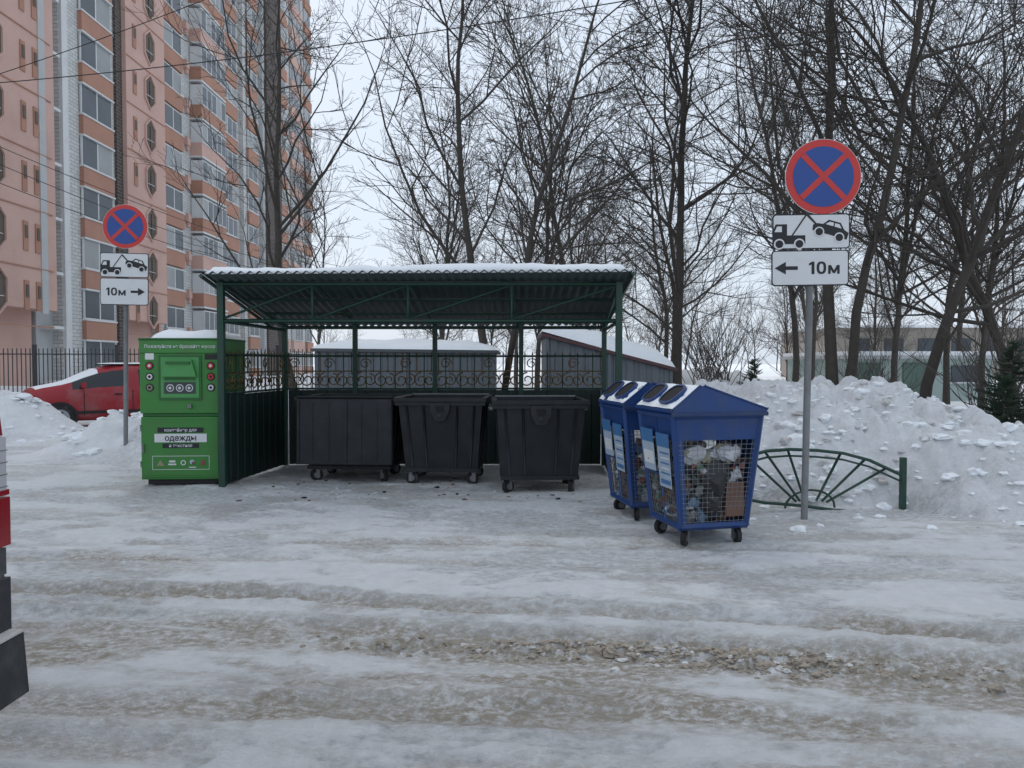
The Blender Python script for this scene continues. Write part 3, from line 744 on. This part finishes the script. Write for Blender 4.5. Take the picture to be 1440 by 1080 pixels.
e = empty('traffic_sign', (2.975, 7.55, 0), (0, 0, math.radians(-2)))
mb = MB(); mb.tube([(0, .0, -.1), (.02, .0, 1.5), (.045, .0, 3.72)], .034, 'galv', 16)
for z in (3.55, 3.25, 2.98, 2.6): mb.box((.04, -.02, z), (.12, .05, .03), 'galv')
mb.obj('pole', e)
mb = MB(); nostop(mb, .07, 3.455, .375); mb.obj('no_stopping_disc', e, (0, -.055, 0), (0, math.radians(1.0), 0))
mb = MB(); plate(mb, -.335, .43, 2.735, 3.085); tow(mb, .04, 2.925, .86)
plate(mb, -.345, .42, 2.37, 2.725); arrow(mb, -.20, 2.548, .23, -1); mb.ten_m(.175, 2.485, .125, -.0105)
mb.obj('plates', e, (0, -.055, 0), (0, math.radians(-.6), 0))
e = empty('traffic_sign.001', (-6.24, 12.0, 0), (0, math.radians(0.9), math.radians(4)))
mb = MB(); mb.tube([(0, 0, -.1), (0, 0, 3.95)], .034, 'galv', 16)
for z in (3.9, 3.6, 3.2, 2.8): mb.box((.0, -.02, z), (.12, .05, .03), 'galv')
mb.obj('pole', e)
mb = MB(); nostop(mb, .01, 3.77, .35); mb.obj('no_stopping_disc', e, (0, -.055, 0))
mb = MB(); plate(mb, -.375, .375, 2.96, 3.35); tow(mb, 0, 3.17, .82)
plate(mb, -.375, .375, 2.52, 2.95); arrow(mb, .21, 2.735, .22, 1); mb.ten_m(-.13, 2.67, .125, -.0105)
mb.obj('plates', e, (0, -.055, 0))

# ------------------------------------------------------------ sunburst fence section
mb = MB()
def fp(x, z, dy=0): return (x, 7.95+.10*(x-2.5)-.15*z+dy, z)
top = [(2.42, .50), (2.50, .615), (2.7, .665), (2.95, .68), (3.25, .665), (3.55, .63), (3.85, .55), (4.14, .42), (4.23, .38)]
mb.tube([fp(*p) for p in top], .019, 'gpost', 6)
mb.tube([fp(p[0], p[1]-.07) for p in top[1:]], .012, 'gpost', 6)
bot = [(2.42, .16), (2.7, .10), (3.1, .06), (3.5, .0), (3.85, -.02)]
mb.tube([fp(*p) for p in bot], .018, 'gpost', 6)
ctr = (3.22, .05)
for p in ((2.50, .60), (2.68, .655), (2.93, .67), (3.52, .63), (3.80, .56), (4.05, .46)):
    q = (ctr[0]+(p[0]-ctr[0])*.22, ctr[1]+(p[1]-ctr[1])*.1)
    mb.tube([fp(*q), fp(*p)], .014, 'gpost', 6)
arc = [(ctr[0]+.28*math.cos(t), .03+.2*math.sin(t)) for t in [math.pi*i/10 for i in range(11)]]
mb.tube([fp(*p) for p in arc], .012, 'gpost', 6)
mb.box((4.25, 8.07, .26), (.055, .055, .62), 'gpost'); mb.box((2.40, 8.0, .3), (.05, .05, .5), 'gpost')
mb.obj('sunburst_fence')

# ------------------------------------------------------------ cars
def car_body(st, glass_side, glass_top, snow_top, paint):
    mb = MB(); rows = []
    for (x, zl, zb, zt, w, wt) in st:
        h = [(0, zl), (w*.88, zl), (w*.98, zl+.14), (w, zl+(zb-zl)*.55), (w*.97, zb), (wt, zt-.05 if zt-zb > .2 else zt-.015), (wt*.8, zt), (0, zt+.015)]
        rows.append([(x, -y, z) for y, z in h]+[(x, y, z) for y, z in reversed(h[1:-1])])
    n = len(rows[0])
    for i in range(len(rows)-1):
        for j in range(n):
            k = paint; jj = j if j < 7 else 13-j
            if jj == 4 and i in glass_side: k = 'glass'
            if jj in (5, 6) and i in glass_top: k = 'glass'
            if jj in (5, 6) and i in snow_top: k = 'snow'
            mb.add([rows[i][j], rows[i][(j+1) % n], rows[i+1][(j+1) % n], rows[i+1][j]], [(0, 1, 2, 3)], k, True)
    mb.add(rows[0], [tuple(range(n))], paint); mb.add(rows[-1], [tuple(reversed(range(n)))], paint)
    return mb
def weld(o):
    b_ = o.modifiers.new('w', 'WELD'); b_.merge_threshold = .001
def wheel(mb, x, y, r, w=.2):
    s_ = 1 if y > 0 else -1
    mb.tube([(x, y-s_*w, r), (x, y-s_*.02, r), (x, y, r)], [r, r, r*.93], 'rubber', 28)
    mb.tube([(x, y-.01*s_, r), (x, y+s_*.006, r)], r*.64, 'rim', 24)
    for i in range(5):
        a = i*2*math.pi/5
        mb.box((x+math.cos(a)*r*.42, y+s_*.008, r+math.sin(a)*r*.42), (r*.14, .012, r*.14), 'black')
def arch(mb, x, y, r):
    s_ = 1 if y > 0 else -1
    mb.tube([(x, y-s_*.3, r*.98), (x, y+s_*.004, r*.98)], r*1.16, 'black', 28)
st = [(-1.92, .32, .66, .72, .76, .66), (-1.90, .22, .84, .90, .82, .70), (-1.80, .19, .92, 1.00, .85, .70), (-1.40, .19, .97, 1.08, .86, .72), (-1.05, .19, 1.0, 1.13, .86, .72), (-.48, .19, 1.0, 1.50, .86, .65),
      (.22, .19, 1.01, 1.56, .86, .66), (.32, .19, 1.01, 1.56, .86, .66), (1.02, .19, 1.01, 1.55, .86, .65), (1.12, .19, 1.01, 1.55, .86, .65), (1.66, .19, 1.02, 1.52, .85, .64), (1.82, .19, 1.02, 1.48, .84, .62), (1.95, .22, .98, 1.06, .80, .68), (1.98, .3, .8, .84, .74, .6)]
e = empty('parked_car', (-10.05, 18.8, 0), (0, 0, math.radians(38)))
mb = car_body(st, [4, 5, 7, 9], [11], [2, 3, 4], 'carred'); o = mb.obj('body', e, sub=1); weld(o); o.modifiers.move(1, 0)
mb = MB()
for x in (-1.28, 1.22):
    for y in (-.86, .86): arch(mb, x, y*1.0, .32); wheel(mb, x, y*1.03, .31)
mb.obj('wheels', e)
mb = MB()
for s_ in (-1, 1):
    mb.box((-1.84, s_*.64, .80), (.18, .26, .16), 'lampw', Matrix.Rotation(-s_*.35, 3, 'Z')); mb.box((1.93, s_*.68, .95), (.1, .18, .35), 'lampr')
    mb.box((-.80, s_*.95, 1.07), (.1, .14, .12), 'carred'); mb.box((0, s_*.868, .42), (2.0, .03, .06), 'black'); mb.box((-.05, s_*.87, .84), (.16, .02, .03), 'black'); mb.box((.85, s_*.87, .84), (.16, .02, .03), 'black')
    for x in (-.78, .27, 1.0): mb.box((x, s_*.862, .64), (.012, .012, .6), 'black')
    mb.box((-1.92, s_*.52, .38), (.06, .16, .08), 'lampw')
    mb.tube([(-.3, s_*.56, 1.55), (1.5, s_*.55, 1.57)], .014, 'black', 6)
mb.box((-1.92, 0, .64), (.05, .9, .16), 'black'); mb.box((-1.91, 0, .34), (.06, .9, .12), 'black'); mb.box((-1.95, 0, .46), (.02, .5, .11), 'white')
mb.obj('trim', e)
snowcap('snow_on_roof', e, -.3, 1.55, -.58, .58, 1.57, .03, 5)

st = [(-2.25, .42, .80, .84, .72, .6), (-2.15, .34, .98, 1.02, .84, .70), (-1.6, .32, 1.05, 1.12, .89, .75), (-1.05, .32, 1.10, 1.17, .90, .76), (-.35, .32, 1.13, 1.72, .90, .70), (.2, .32, 1.14, 1.77, .90, .70), (.3, .32, 1.14, 1.77, .90, .70),
      (1.05, .32, 1.14, 1.76, .90, .69), (1.15, .32, 1.14, 1.76, .90, .69), (1.75, .32, 1.14, 1.74, .90, .68), (1.88, .34, 1.14, 1.71, .90, .67), (2.16, .36, 1.10, 1.16, .89, .78), (2.20, .40, 1.0, 1.04, .87, .76)]
e = empty('parked_car.001', (-4.082, 1.88, 0))
mb = car_body(st, [4, 6, 8], [3, 10], [], 'suv'); o = mb.obj('body', e, sub=1); weld(o); o.modifiers.move(1, 0)
mb = MB()
for x in (-1.4, 1.35):
    for y in (-.9, .9): arch(mb, x, y, .36); wheel(mb, x, y*1.02, .36)
mb.obj('wheels', e)
mb = MB()
for s_ in (-1, 1):
    mb.box((2.14, s_*.80, 1.39), (.11, .15, .12), 'lampr', top=(.85, .9)); mb.box((2.14, s_*.81, 1.215), (.12, .15, .22), 'lampw'); mb.box((2.145, s_*.82, 1.01), (.12, .15, .18), 'lampr')
    mb.box((2.13, s_*.82, .86), (.12, .14, .10), 'suv'); mb.box((2.14, s_*.82, 1.118), (.125, .152, .02), 'lampr')
    for q in range(4): mb.box((2.14, s_*.815, 1.14+q*.045), (.124, .153, .004), 'galv')
    mb.box((-2.12, s_*.62, .86), (.2, .3, .16), 'lampw'); mb.box((-.8, s_*1.0, 1.15), (.12, .18, .15), 'suv')
mb.box((2.13, 0, .70), (.15, 1.78, .20), 'trim'); mb.box((2.15, 0, .475), (.22, 1.80, .23), 'trim', top=(.9, .99)); mb.box((2.155, 0, .60), (.20, 1.76, .012), 'snowd')
mb.box((-2.2, 0, .5), (.16, 1.7, .3), 'trim'); mb.box((2.21, 0, .92), (.02, .5, .12), 'white')
mb.obj('bumpers_and_lamps', e, bevel=.022)

# ------------------------------------------------------------ apartment building
ab = empty('apartment_building')
FH = 2.8; NF = 19
mb = MB()
def wallbox(y0, y1, xf, z0, z1, k, depth=6): mb.box((xf-depth/2, (y0+y1)/2, (z0+z1)/2), (depth, y1-y0, z1-z0), k)
ZT = 54
rb = random.Random(11)
def window(y0, y1, xf, z, h=1.6, kinds=3):
    w = y1-y0; n = kinds
    mb.box((xf+.0, (y0+y1)/2, z+h/2), (.10, w, h), 'frame')
    pw = w/n
    for i in range(n):
        mb.box((xf+.03, y0+pw*(i+.5), z+h/2), (.06, pw-.14, h-.16), 'wglass' if rb.random() < .72 else 'wglass2')
def hexa(yc, xf, z, w=.9, h=2.0):
    pts = [(-w/2, -h*.25), (0, -h/2), (w/2, -h*.25), (w/2, h*.25), (0, h/2), (-w/2, h*.25)]
    n = 6
    v0 = [(xf+.004, yc+a, z+b_) for a, b_ in pts]; mb.add(v0, [tuple(range(6))], 'hexshade')  # flat dark plate on the wall, painted as the loggia's shaded depth
    o_ = [(a*1.16, b_*1.10) for a, b_ in pts]
    for i in range(n):
        j = (i+1) % n
        A = (xf+.10, yc+pts[i][0], z+pts[i][1]); B = (xf+.10, yc+pts[j][0], z+pts[j][1]); C = (xf+.10, yc+o_[j][0], z+o_[j][1]); D = (xf+.10, yc+o_[i][0], z+o_[i][1])
        A0 = (xf, A[1], A[2]); B0 = (xf, B[1], B[2]); C0 = (xf, C[1], C[2]); D0 = (xf, D[1], D[2])
        mb.add([A, B, C, D, A0, B0, C0, D0], [(0, 1, 2, 3), (0, 1, 5, 4), (3, 2, 6, 7)], 'pink')
    mb.box((xf+.03, yc, z-.28), (.06, w*.7, .03), 'frame'); mb.box((xf+.03, yc, z-.1), (.04, .04, h*.7), 'brown')
wallbox(20, 37.8, -23.0, 4.2, ZT, 'pink'); wallbox(20, 37.6, -24.2, 0, 4.2, 'pink')
mb.box((-22.995, 36.8, 29), (.08, .5, 50), 'concrete')
wallbox(37.8, 39.2, -24.1, 0, ZT, 'concrete')
wallbox(39.2, 44.6, -23.6, 0, ZT, 'brick')
mb.box((-23.55, 39.5, 27), (.25, .5, ZT), 'frame')
wallbox(44.6, 45.3, -23.45, 0, ZT, 'brown')
wallbox(45.3, 50.3, -23.2, 4.2, ZT, 'pink'); wallbox(45.3, 50.3, -24.3, 0, 4.2, 'pink')
wallbox(50.3, 66.0, -24.0, 0, ZT, 'brick')
wallbox(66.0, 70.0, -23.6, 0, ZT, 'brick')
wallbox(70.6, 75.0, -23.0, 0, ZT, 'brown'); wallbox(70, 70.6, -23.2, 0, ZT, 'concrete')
wallbox(75.0, 89.0, -23.8, 0, ZT, 'brick')
for f in range(NF):
    z = 1.0+f*FH
    if f >= 1:
        for yc in (24.0, 28.5, 33.4): hexa(yc, -23.0, z+1.1, 1.1, 2.1)
        for yc in (35.4, 36.3, 31.2, 26.3):
            mb.box((-22.99, yc, z+1.0), (.08, .35, 1.4), 'orange'); mb.box((-22.96, yc, z+1.2), (.08, .2, .6), 'hexshade')
        mb.box((-22.98, 29, z-.45), (.06, 17, .06), 'orange')
    mb.box((-23.8, 38.5, z-.4), (.9, .9, .15), 'frame')
    window(41.0, 44.1, -23.5, z+.2, 1.65, 2)
    mb.box((-23.48, 42.55, z-.42), (.24, 3.1, 1.1), 'orange'); mb.box((-23.46, 42.55, z+.16), (.30, 3.2, .09), 'frame'); mb.box((-23.46, 42.55, z-.97), (.30, 3.2, .09), 'frame')
    if f >= 1:
        hexa(48.2, -23.2, z+1.1, 1.2, 2.1); mb.box((-23.18, 46.3, z+1), (.08, .4, 1.4), 'orange'); mb.box((-23.16, 46.3, z+1.2), (.08, .25, .6), 'hexshade')
        mb.box((-23.18, 47.8, z-.45), (.06, 4.9, .06), 'orange')
    for (a, c_, pr, n) in ((51.6, 54.4, .1, 2), (56.0, 60.6, .9, 5), (62.0, 65.2, .1, 3), (66.8, 69.2, .1, 2)):
        xo = -24+pr if a < 66 else -23.6+pr
        if pr > .5:
            mb.box((xo-.45, (a+c_)/2, z-.30), (.9, c_-a, 1.0), 'orange' if f % 3 else 'pink'); mb.box((xo-.44, (a+c_)/2, z+.95), (.84, c_-a-.1, 1.5), 'frame')
            mb.box((xo-.43, (a+c_)/2, z-.85), (.98, c_-a+.1, .12), 'frame')
        window(a+.02, c_-.02, xo, z+.22, 1.5, n)
        if pr < .5:
            mb.box((xo+.02, (a+c_)/2, z-.42), (.2, c_-a+.1, 1.1), 'orange'); mb.box((xo+.04, (a+c_)/2, z+.16), (.26, c_-a+.2, .08), 'frame')
    mb.box((-23.9, 55.2, z), (.4, .5, .5), 'pink')
    for (a, c_, n) in ((76, 78.6, 2), (80.5, 84.5, 4), (86, 88.3, 2)):
        window(a, c_, -23.7, z+.2, 1.5, n); mb.box((-23.66, (a+c_)/2, z-.42), (.3, c_-a+.2, 1.1), 'orange' if a < 80 or a > 85 else 'pink')
    for yy_ in (50.5, 55.3, 61.2, 75.4, 79.6): mb.box((-23.93, yy_, z-.1), (.3, .35, 1.0), 'pink')
mb.box((-34, 54.5, 27), (14, 68, 54.2), 'concrete')
mb.box((-33, 54.5, 54.6), (22, 70, .6), 'concrete')
mb.obj('walls_and_windows', ab)

mb = MB()
def fence(a, b_, h):
    a = Vector((*a, .1)); b_ = Vector((*b_, .1)); Ln = (b_-a).length; n = int(Ln/.13)
    for i in range(n+1):
        p = a.lerp(b_, i/n)
        big = i % 19 == 0
        mb.box((p.x, p.y, p.z+h/2+(.06 if big else 0)), (.10 if big else .022, .10 if big else .022, h+(.12 if big else 0)), 'fenceblk')
    for z in (.35, h-.18): mb.box(((a+b_)/2+Vector((0, 0, z)))[:], (Ln, .035, .035), 'fenceblk', Matrix.Rotation(math.atan2(b_.y-a.y, b_.x-a.x), 3, 'Z'))
fence((-20, 23), (-5.0, 24.5), 1.95)
mb.obj('metal_fence')

# ------------------------------------------------------------ garages behind
def garage(name, x0, x1, y0, y1, zl, zr, snow, seed, trim):
    e = empty(name); mb = MB(); zb = .1
    n = int((x1-x0)/.22)
    vs = []; xsn = []
    for i in range(n):
        for u, w in ((0, 0), (.3, 0), (.4, 1), (.9, 1)): xsn.append((x0+(x1-x0)*(i+u)/n, w*.02))
    xsn.append((x1, 0))
    for x, w in xsn:
        t = (x-x0)/(x1-x0); vs += [(x, y0-w, zb), (x, y0-w, zl+(zr-zl)*t)]
    mb.add(vs, [(2*i, 2*i+2, 2*i+3, 2*i+1) for i in range(len(xsn)-1)], 'garage')
    mb.extr([(x0+.02, zb), (x1-.02, zb), (x1-.02, zr-.02), (x0+.02, zl-.02)], y0+.01, y1, 'garage')
    mb.extr([(x0-.08, zl-.01), (x1+.08, zr-.01), (x1+.08, zr+.05), (x0-.08, zl+.05)], y0-.10, y1+.1, trim)
    for x in (x0+.03, (x0+x1)/2, x1-.03):
        t = (x-x0)/(x1-x0); mb.box((x, y0-.035, (zb+zl+(zr-zl)*t)/2), (.05, .03, zl+(zr-zl)*t-zb-.03), 'garage')
    mb.obj('body', e)
    f = lambda x, y: zl+(zr-zl)*(x-x0)/(x1-x0)+.052
    snowcap('snow_cap', e, x0-.07, x1+.07, y0-.095, y1, 0, snow, seed, 30, f)
garage('metal_garage', -4.0, -.35, 15.2, 18.0, 1.84, 1.80, .20, 2, 'greytrim')
garage('metal_garage.001', .62, 2.95, 13.7, 16.2, 2.10, 1.45, .28, 4, 'redtrim')

# ------------------------------------------------------------ background buildings right
e = empty('utility_building'); mb = MB()
mb.box((14.8, 30, .8), (5.2, 6, 1.9), 'palegreen'); mb.box((14.8, 30, 1.80), (5.6, 6.4, .12), 'concrete'); mb.box((14.8, 30, 1.93), (5.5, 6.3, .16), 'snow')
for x in (12.9, 14.6): mb.box((x, 26.98, .85), (.9, .08, 1.5), 'gdoor')
mb.box((16.4, 26.98, 1.2), (1.0, .06, .6), 'wglass'); mb.box((16.4, 26.97, .87), (1.2, .1, .06), 'frame')
mb.obj('walls', e)
e = empty('low_building'); mb = MB()
mb.box((46, 66, 2.2), (40, 12, 4.4), 'beige'); mb.box((46, 66, 4.5), (41, 13, .2), 'snow')
for i in range(14):
    mb.box((28+i*2.7, 59.97, 2.9), (1.5, .1, 1.3), 'wglass'); mb.box((28+i*2.7, 59.96, 2.15), (1.7, .16, .08), 'frame')
mb.obj('walls', e)

# ------------------------------------------------------------ trees
def tree_mesh(name, seed, h, r, lean=(0, 0), n=(20, 7, 6, 4), t0=.16, forks=1, bark='bark', curve=.1, ang=(28, 62), spread=.42, tw=.0034):
    rd = random.Random(seed); mb = MB()
    segs = [14, 6, 4, 3, 2]; sides = [8, 5, 4, 3, 3]
    def grow(p, d, Ln, r0, lv, t0=.2):
        ns = segs[lv]; pts = [p.copy()]; rad = [r0*(1.2 if lv == 0 else 1)]; dirs = [d.copy()]
        q = p.copy(); dd = d.copy()
        for i in range(ns):
            w = curve*(.6 if lv == 0 else 1.6)
            dd = (dd+Vector((rd.gauss(0, w), rd.gauss(0, w), rd.gauss(0, w*.6)+(.05 if lv else .02)))).normalized()
            q = q+dd*(Ln/ns); pts.append(q.copy()); dirs.append(dd.copy())
            t = (i+1)/ns; rad.append(max(.0040, r0*(1-t)**(.9)+(.004 if lv < 3 else tw)))
        mb.tube(pts, rad, bark, sides[lv], caps=False)
        if lv >= len(n): return
        cnt = n[lv]
        if lv > 0: cnt = max(2, int(cnt*rd.uniform(.7, 1.25)))
        for c in range(cnt):
            t = t0+(1-t0)*((c+rd.random())/cnt); t = min(t, .985)
            k = t*ns; i = min(int(k), ns-1); f = k-i
            pos = pts[i].lerp(pts[i+1], f); pd = dirs[i+1]; rr_ = rad[i]*(1-f)+rad[i+1]*f
            a = math.radians(rd.uniform(*ang)); ax = pd.cross(Vector((rd.gauss(0, 1), rd.gauss(0, 1), rd.gauss(0, 1))))
            if ax.length < .01: continue
            nd = Matrix.Rotation(a, 3, ax.normalized()) @ pd
            if nd.z < -.1: nd.z *= -.3; nd.normalize()
            base = Ln*spread*(1.15-.75*t) if lv == 0 else Ln*.54*(1.1-.6*t)
            ll = base*rd.uniform(.6, 1.25)
            grow(pos, nd, ll, min(rr_*.55, max(.0055, ll*.0085)), lv+1, .15)
    for k in range(forks):
        d = Vector((lean[0], lean[1], 1))
        if forks > 1: d += Vector((rd.uniform(-.12, .12)+(k-(forks-1)/2)*.2, rd.uniform(-.15, .15), 0))
        grow(Vector(((k-(forks-1)/2)*r*1.6, 0, 0)), d.normalized(), h*rd.uniform(.85, 1) if k else h, r*(1 if k == 0 else .8), 0, t0)
    me = bpy.data.meshes.new(name); me.from_pydata(mb.v, [], mb.f); me.materials.append(M[bark])
    me.polygons.foreach_set('use_smooth', [True]*len(me.polygons)); me.update()
    return me
tcount = [0]
def put(me, x, y, rz=0, s=1.0):
    nm = 'bare_tree' if tcount[0] == 0 else 'bare_tree.%03d' % tcount[0]; tcount[0] += 1
    o = bpy.data.objects.new(nm, me); COL.objects.link(o); o.location = (x, y, gz(x, y)-.1); o.rotation_euler = (0, 0, rz); o.scale = (s, s, s)
    return o
tA = tree_mesh('tA', 21, 12.5, .095, (0, 0), n=(18, 8, 6, 4), forks=2, t0=.22)
tB = tree_mesh('tB', 22, 12.5, .115, (.0, 0), n=(26, 8, 6, 4), t0=.18)
tC = tree_mesh('tC', 23, 12.5, .115, (-.02, -.03), n=(22, 8, 6, 4), forks=2, t0=.18)
tD = tree_mesh('tD', 24, 11.5, .10, (.09, -.03), n=(24, 8, 6, 3), spread=.48)
tE = tree_mesh('tE', 25, 14, .12, (-.17, 0), n=(24, 7, 6, 3), t0=.2)
tF = tree_mesh('tF', 26, 10, .065, (0, 0), n=(20, 7, 5, 4), forks=2, bark='bark2')
tG = tree_mesh('tG', 27, 13, .085, (.02, 0), n=(26, 8, 6, 2), bark='bark2', ang=(22, 50))
put(tA, -.25, 16.3); put(tB, 3.75, 17.0, 1.0); put(tC, 5.95, 13.6); put(tD, 7.3, 13.3, 0); put(tE, -5.2, 18.5)
put(tD, 9.5, 14.0, 2.8, 1.0); put(tG, 7.6, 20, .5); put(tF, 11.0, 17.5, 1.3, 1.1); put(tF, .6, 18.5, 2, 1.0); put(tF, 8.8, 17.2, 1.2, 1.1)
rt = random.Random(5)
for (x, y) in ((1.8, 22), (-2.4, 23), (5.2, 25), (9.6, 25), (14, 23), (0.6, 29), (12, 30), (17, 28), (7, 33), (3, 37), (21, 34), (-3, 34), (15, 40), (26, 40), (9, 46), (-1, 48), (20, 50), (-8.5, 33), (5, 58), (14, 62), (30, 58), (-6, 72), (8, 78), (3.4, 30), (16, 34)):
    put(rt.choice([tA, tB, tF, tG, tG, tF]), x+rt.uniform(-.6, .6), y, rt.uniform(0, 6.28), rt.uniform(.8, 1.1))
src = tree_mesh('far', 31, 10, .10, n=(16, 5, 4), spread=.5, tw=.012)
va = np.array([v.co[:] for v in src.vertices]); fa = [tuple(p.vertices) for p in src.polygons]
mbf = MB()
for i in range(44):
    x = rt.uniform(-36, 90); y = rt.uniform(85, 130); a = rt.uniform(0, 6.28); s_ = rt.uniform(.7, 1.05)
    R = np.array([[math.cos(a), -math.sin(a), 0], [math.sin(a), math.cos(a), 0], [0, 0, 1]])*s_
    w = va @ R.T+np.array([x, y, 0]); mbf.add(w.tolist(), fa, 'bark2')
mbf.obj('distant_trees')
def bush_mesh(name, seed, h, cnt):
    rd = random.Random(seed); mb = MB()
    for i in range(cnt):
        d = Vector((rd.gauss(0, .35), rd.gauss(0, .35), 1)).normalized(); p = Vector((rd.gauss(0, .25), rd.gauss(0, .2), 0)); pts = [p]; hh = h*rd.uniform(.5, 1)
        for k in range(6):
            d = (d+Vector((rd.gauss(0, .12), rd.gauss(0, .12), .02))).normalized(); p = p+d*hh/6; pts.append(p)
            if k > 0:
                for _ in range(2):
                    e_ = (d+Vector((rd.gauss(0, .6), rd.gauss(0, .6), .1))).normalized(); l = hh*.22*rd.uniform(.5, 1.2)
                    mb.tube([p, p+e_*l*.5, p+(e_+Vector((0, 0, .2)))*l], [.005, .004, .003], 'bark2', 3, False)
        mb.tube(pts, [.011-.0012*j for j in range(7)], 'bark2', 4, False)
    me = bpy.data.meshes.new(name); me.from_pydata(mb.v, [], mb.f); me.materials.append(M['bark2']); me.update(); return me
bm1 = bush_mesh('b1', 1, 2.4, 34); bm2 = bush_mesh('b2', 2, 1.7, 26)
for i, (x, y, me_) in enumerate(((8.2, 12.3, bm1), (9.4, 13.2, bm2), (6.6, 15.5, bm2), (4.6, 17.5, bm1), (10.8, 13, bm1), (3.0, 19.5, bm2), (-1.4, 19.2, bm1), (-8.3, 21, bm2), (12.5, 16, bm1), (8.6, 18, bm1), (14, 19, bm1), (5.5, 19.5, bm1), (8.0, 10.9, bm2), (7.4, 11.2, bm2))):
    o = bpy.data.objects.new('bare_bush' if i == 0 else 'bare_bush.%03d' % i, me_); COL.objects.link(o); o.location = (x, y, gz(x, y)-.05); o.rotation_euler = (0, 0, i*1.7)
def spruce(name, x, y, h, seed):
    rd = random.Random(seed); mb = MB()
    mb.tube([(0, 0, 0), (0, 0, h)], [.03, .005], 'bark', 6)
    nb = int(70*h)
    for i in range(nb):
        z = h*(.08+.9*i/nb); L_ = (h-z)*.42+.08; a = rd.uniform(0, 6.28); L_ *= rd.uniform(.75, 1.15)
        d = Vector((math.cos(a), math.sin(a), .25)); p0 = Vector((0, 0, z)); p1 = p0+d*L_+Vector((0, 0, -.08*L_))
        mb.tube([p0, p0.lerp(p1, .5)+Vector((0, 0, -.03)), p1], [.006, .004, .002], 'bark', 3, False)
        ns = int(L_/.014)
        for k in range(ns):
            t = .12+.88*k/ns; q = p0.lerp(p1, t)+Vector((0, 0, -.03*math.sin(t*3.14)))
            for s_ in (-1, 1):
                sd = Vector((-math.sin(a)*s_, math.cos(a)*s_, rd.uniform(-.2, .5)))+d*.7; l = .07*(1.15-t*.6)
                w = d*.006; e_ = q+sd*l
                mb.add([q-w, q+w, e_], [(0, 1, 2)], 'needle')
                mb.add([q-Vector((0, 0, .005)), q+Vector((0, 0, .006)), q+sd*l*.8+Vector((0, 0, rd.uniform(0, .03)))], [(0, 1, 2)], 'needle')
    return mb.obj(name, None, (x, y, gz(x, y)-.05))
spruce('spruce_tree', 6.85, 10.2, 1.5, 1); spruce('spruce_tree.001', 6.4, 9.7, .9, 2); spruce('spruce_tree.002', 4.75, 14.6, 1.0, 3)

# ------------------------------------------------------------ cables
ci = [0]
def cable(a, b_, sag, r=.012):
    mb = MB(); a = Vector(a); b_ = Vector(b_); pts = []
    for i in range(25):
        t = i/24; p = a.lerp(b_, t); p.z -= sag*4*t*(1-t); pts.append(p)
    mb.tube(pts, r, 'black', 5); mb.obj('overhead_cable' if not ci[0] else 'overhead_cable.%03d' % ci[0]); ci[0] += 1
cable((-22, 20, 8.6), (14, 12.5, 10.0), .9, .012)
cable((-22.9, 30, 12.3), (2, 26, 19.5), .5, .016)
cable((-23, 24, 11.5), (-12, 60, 9), 1.0, .016)
cable((-23, 23, 11.0), (-12, 60, 8.4), 1.3, .016)
cable((-23, 22, 10.2), (-12, 60, 7.6), 1.2, .016)
cable((4, 30, 17), (30, 9, 6.5), 1.0, .012)
cable((-4, 22, 13.2), (16, 13, 4.6), .6, .010)

# ------------------------------------------------------------ world, sun, camera
w = bpy.data.worlds.new('World'); S.world = w; w.use_nodes = True
N, L = w.node_tree.nodes, w.node_tree.links
bg = N['Background']; sky = N.new('ShaderNodeTexSky'); sky.sky_type = 'NISHITA'; sky.sun_disc = False
sky.sun_elevation = math.radians(48); sky.sun_rotation = math.radians(-35); sky.dust_density = 3
mx = N.new('ShaderNodeMixRGB'); mx.inputs[0].default_value = .86; mx.inputs[2].default_value = (5.65, 6.35, 7.25, 1)
L.new(sky.outputs[0], mx.inputs[1]); L.new(mx.outputs[0], bg.inputs[0]); bg.inputs[1].default_value = .138
sl = bpy.data.lights.new('sun', 'SUN'); sl.energy = 1.45; sl.angle = math.radians(45); sl.color = (1, .975, .94)
so = bpy.data.objects.new('sun', sl); COL.objects.link(so)
el, az = math.radians(48), math.radians(-35)
dv = Vector((math.sin(az)*math.cos(el), math.cos(az)*math.cos(el), math.sin(el)))
so.rotation_euler = dv.to_track_quat('Z', 'Y').to_euler()
cam = bpy.data.cameras.new('camera'); co_ = bpy.data.objects.new('camera', cam); COL.objects.link(co_)
cam.sensor_width = 36; cam.lens = 26.2; cam.clip_end = 2000; cam.clip_start = .05
co_.location = (0, 0, 1.6); co_.rotation_euler = (math.radians(90-1.64), 0, 0)
S.camera = co_
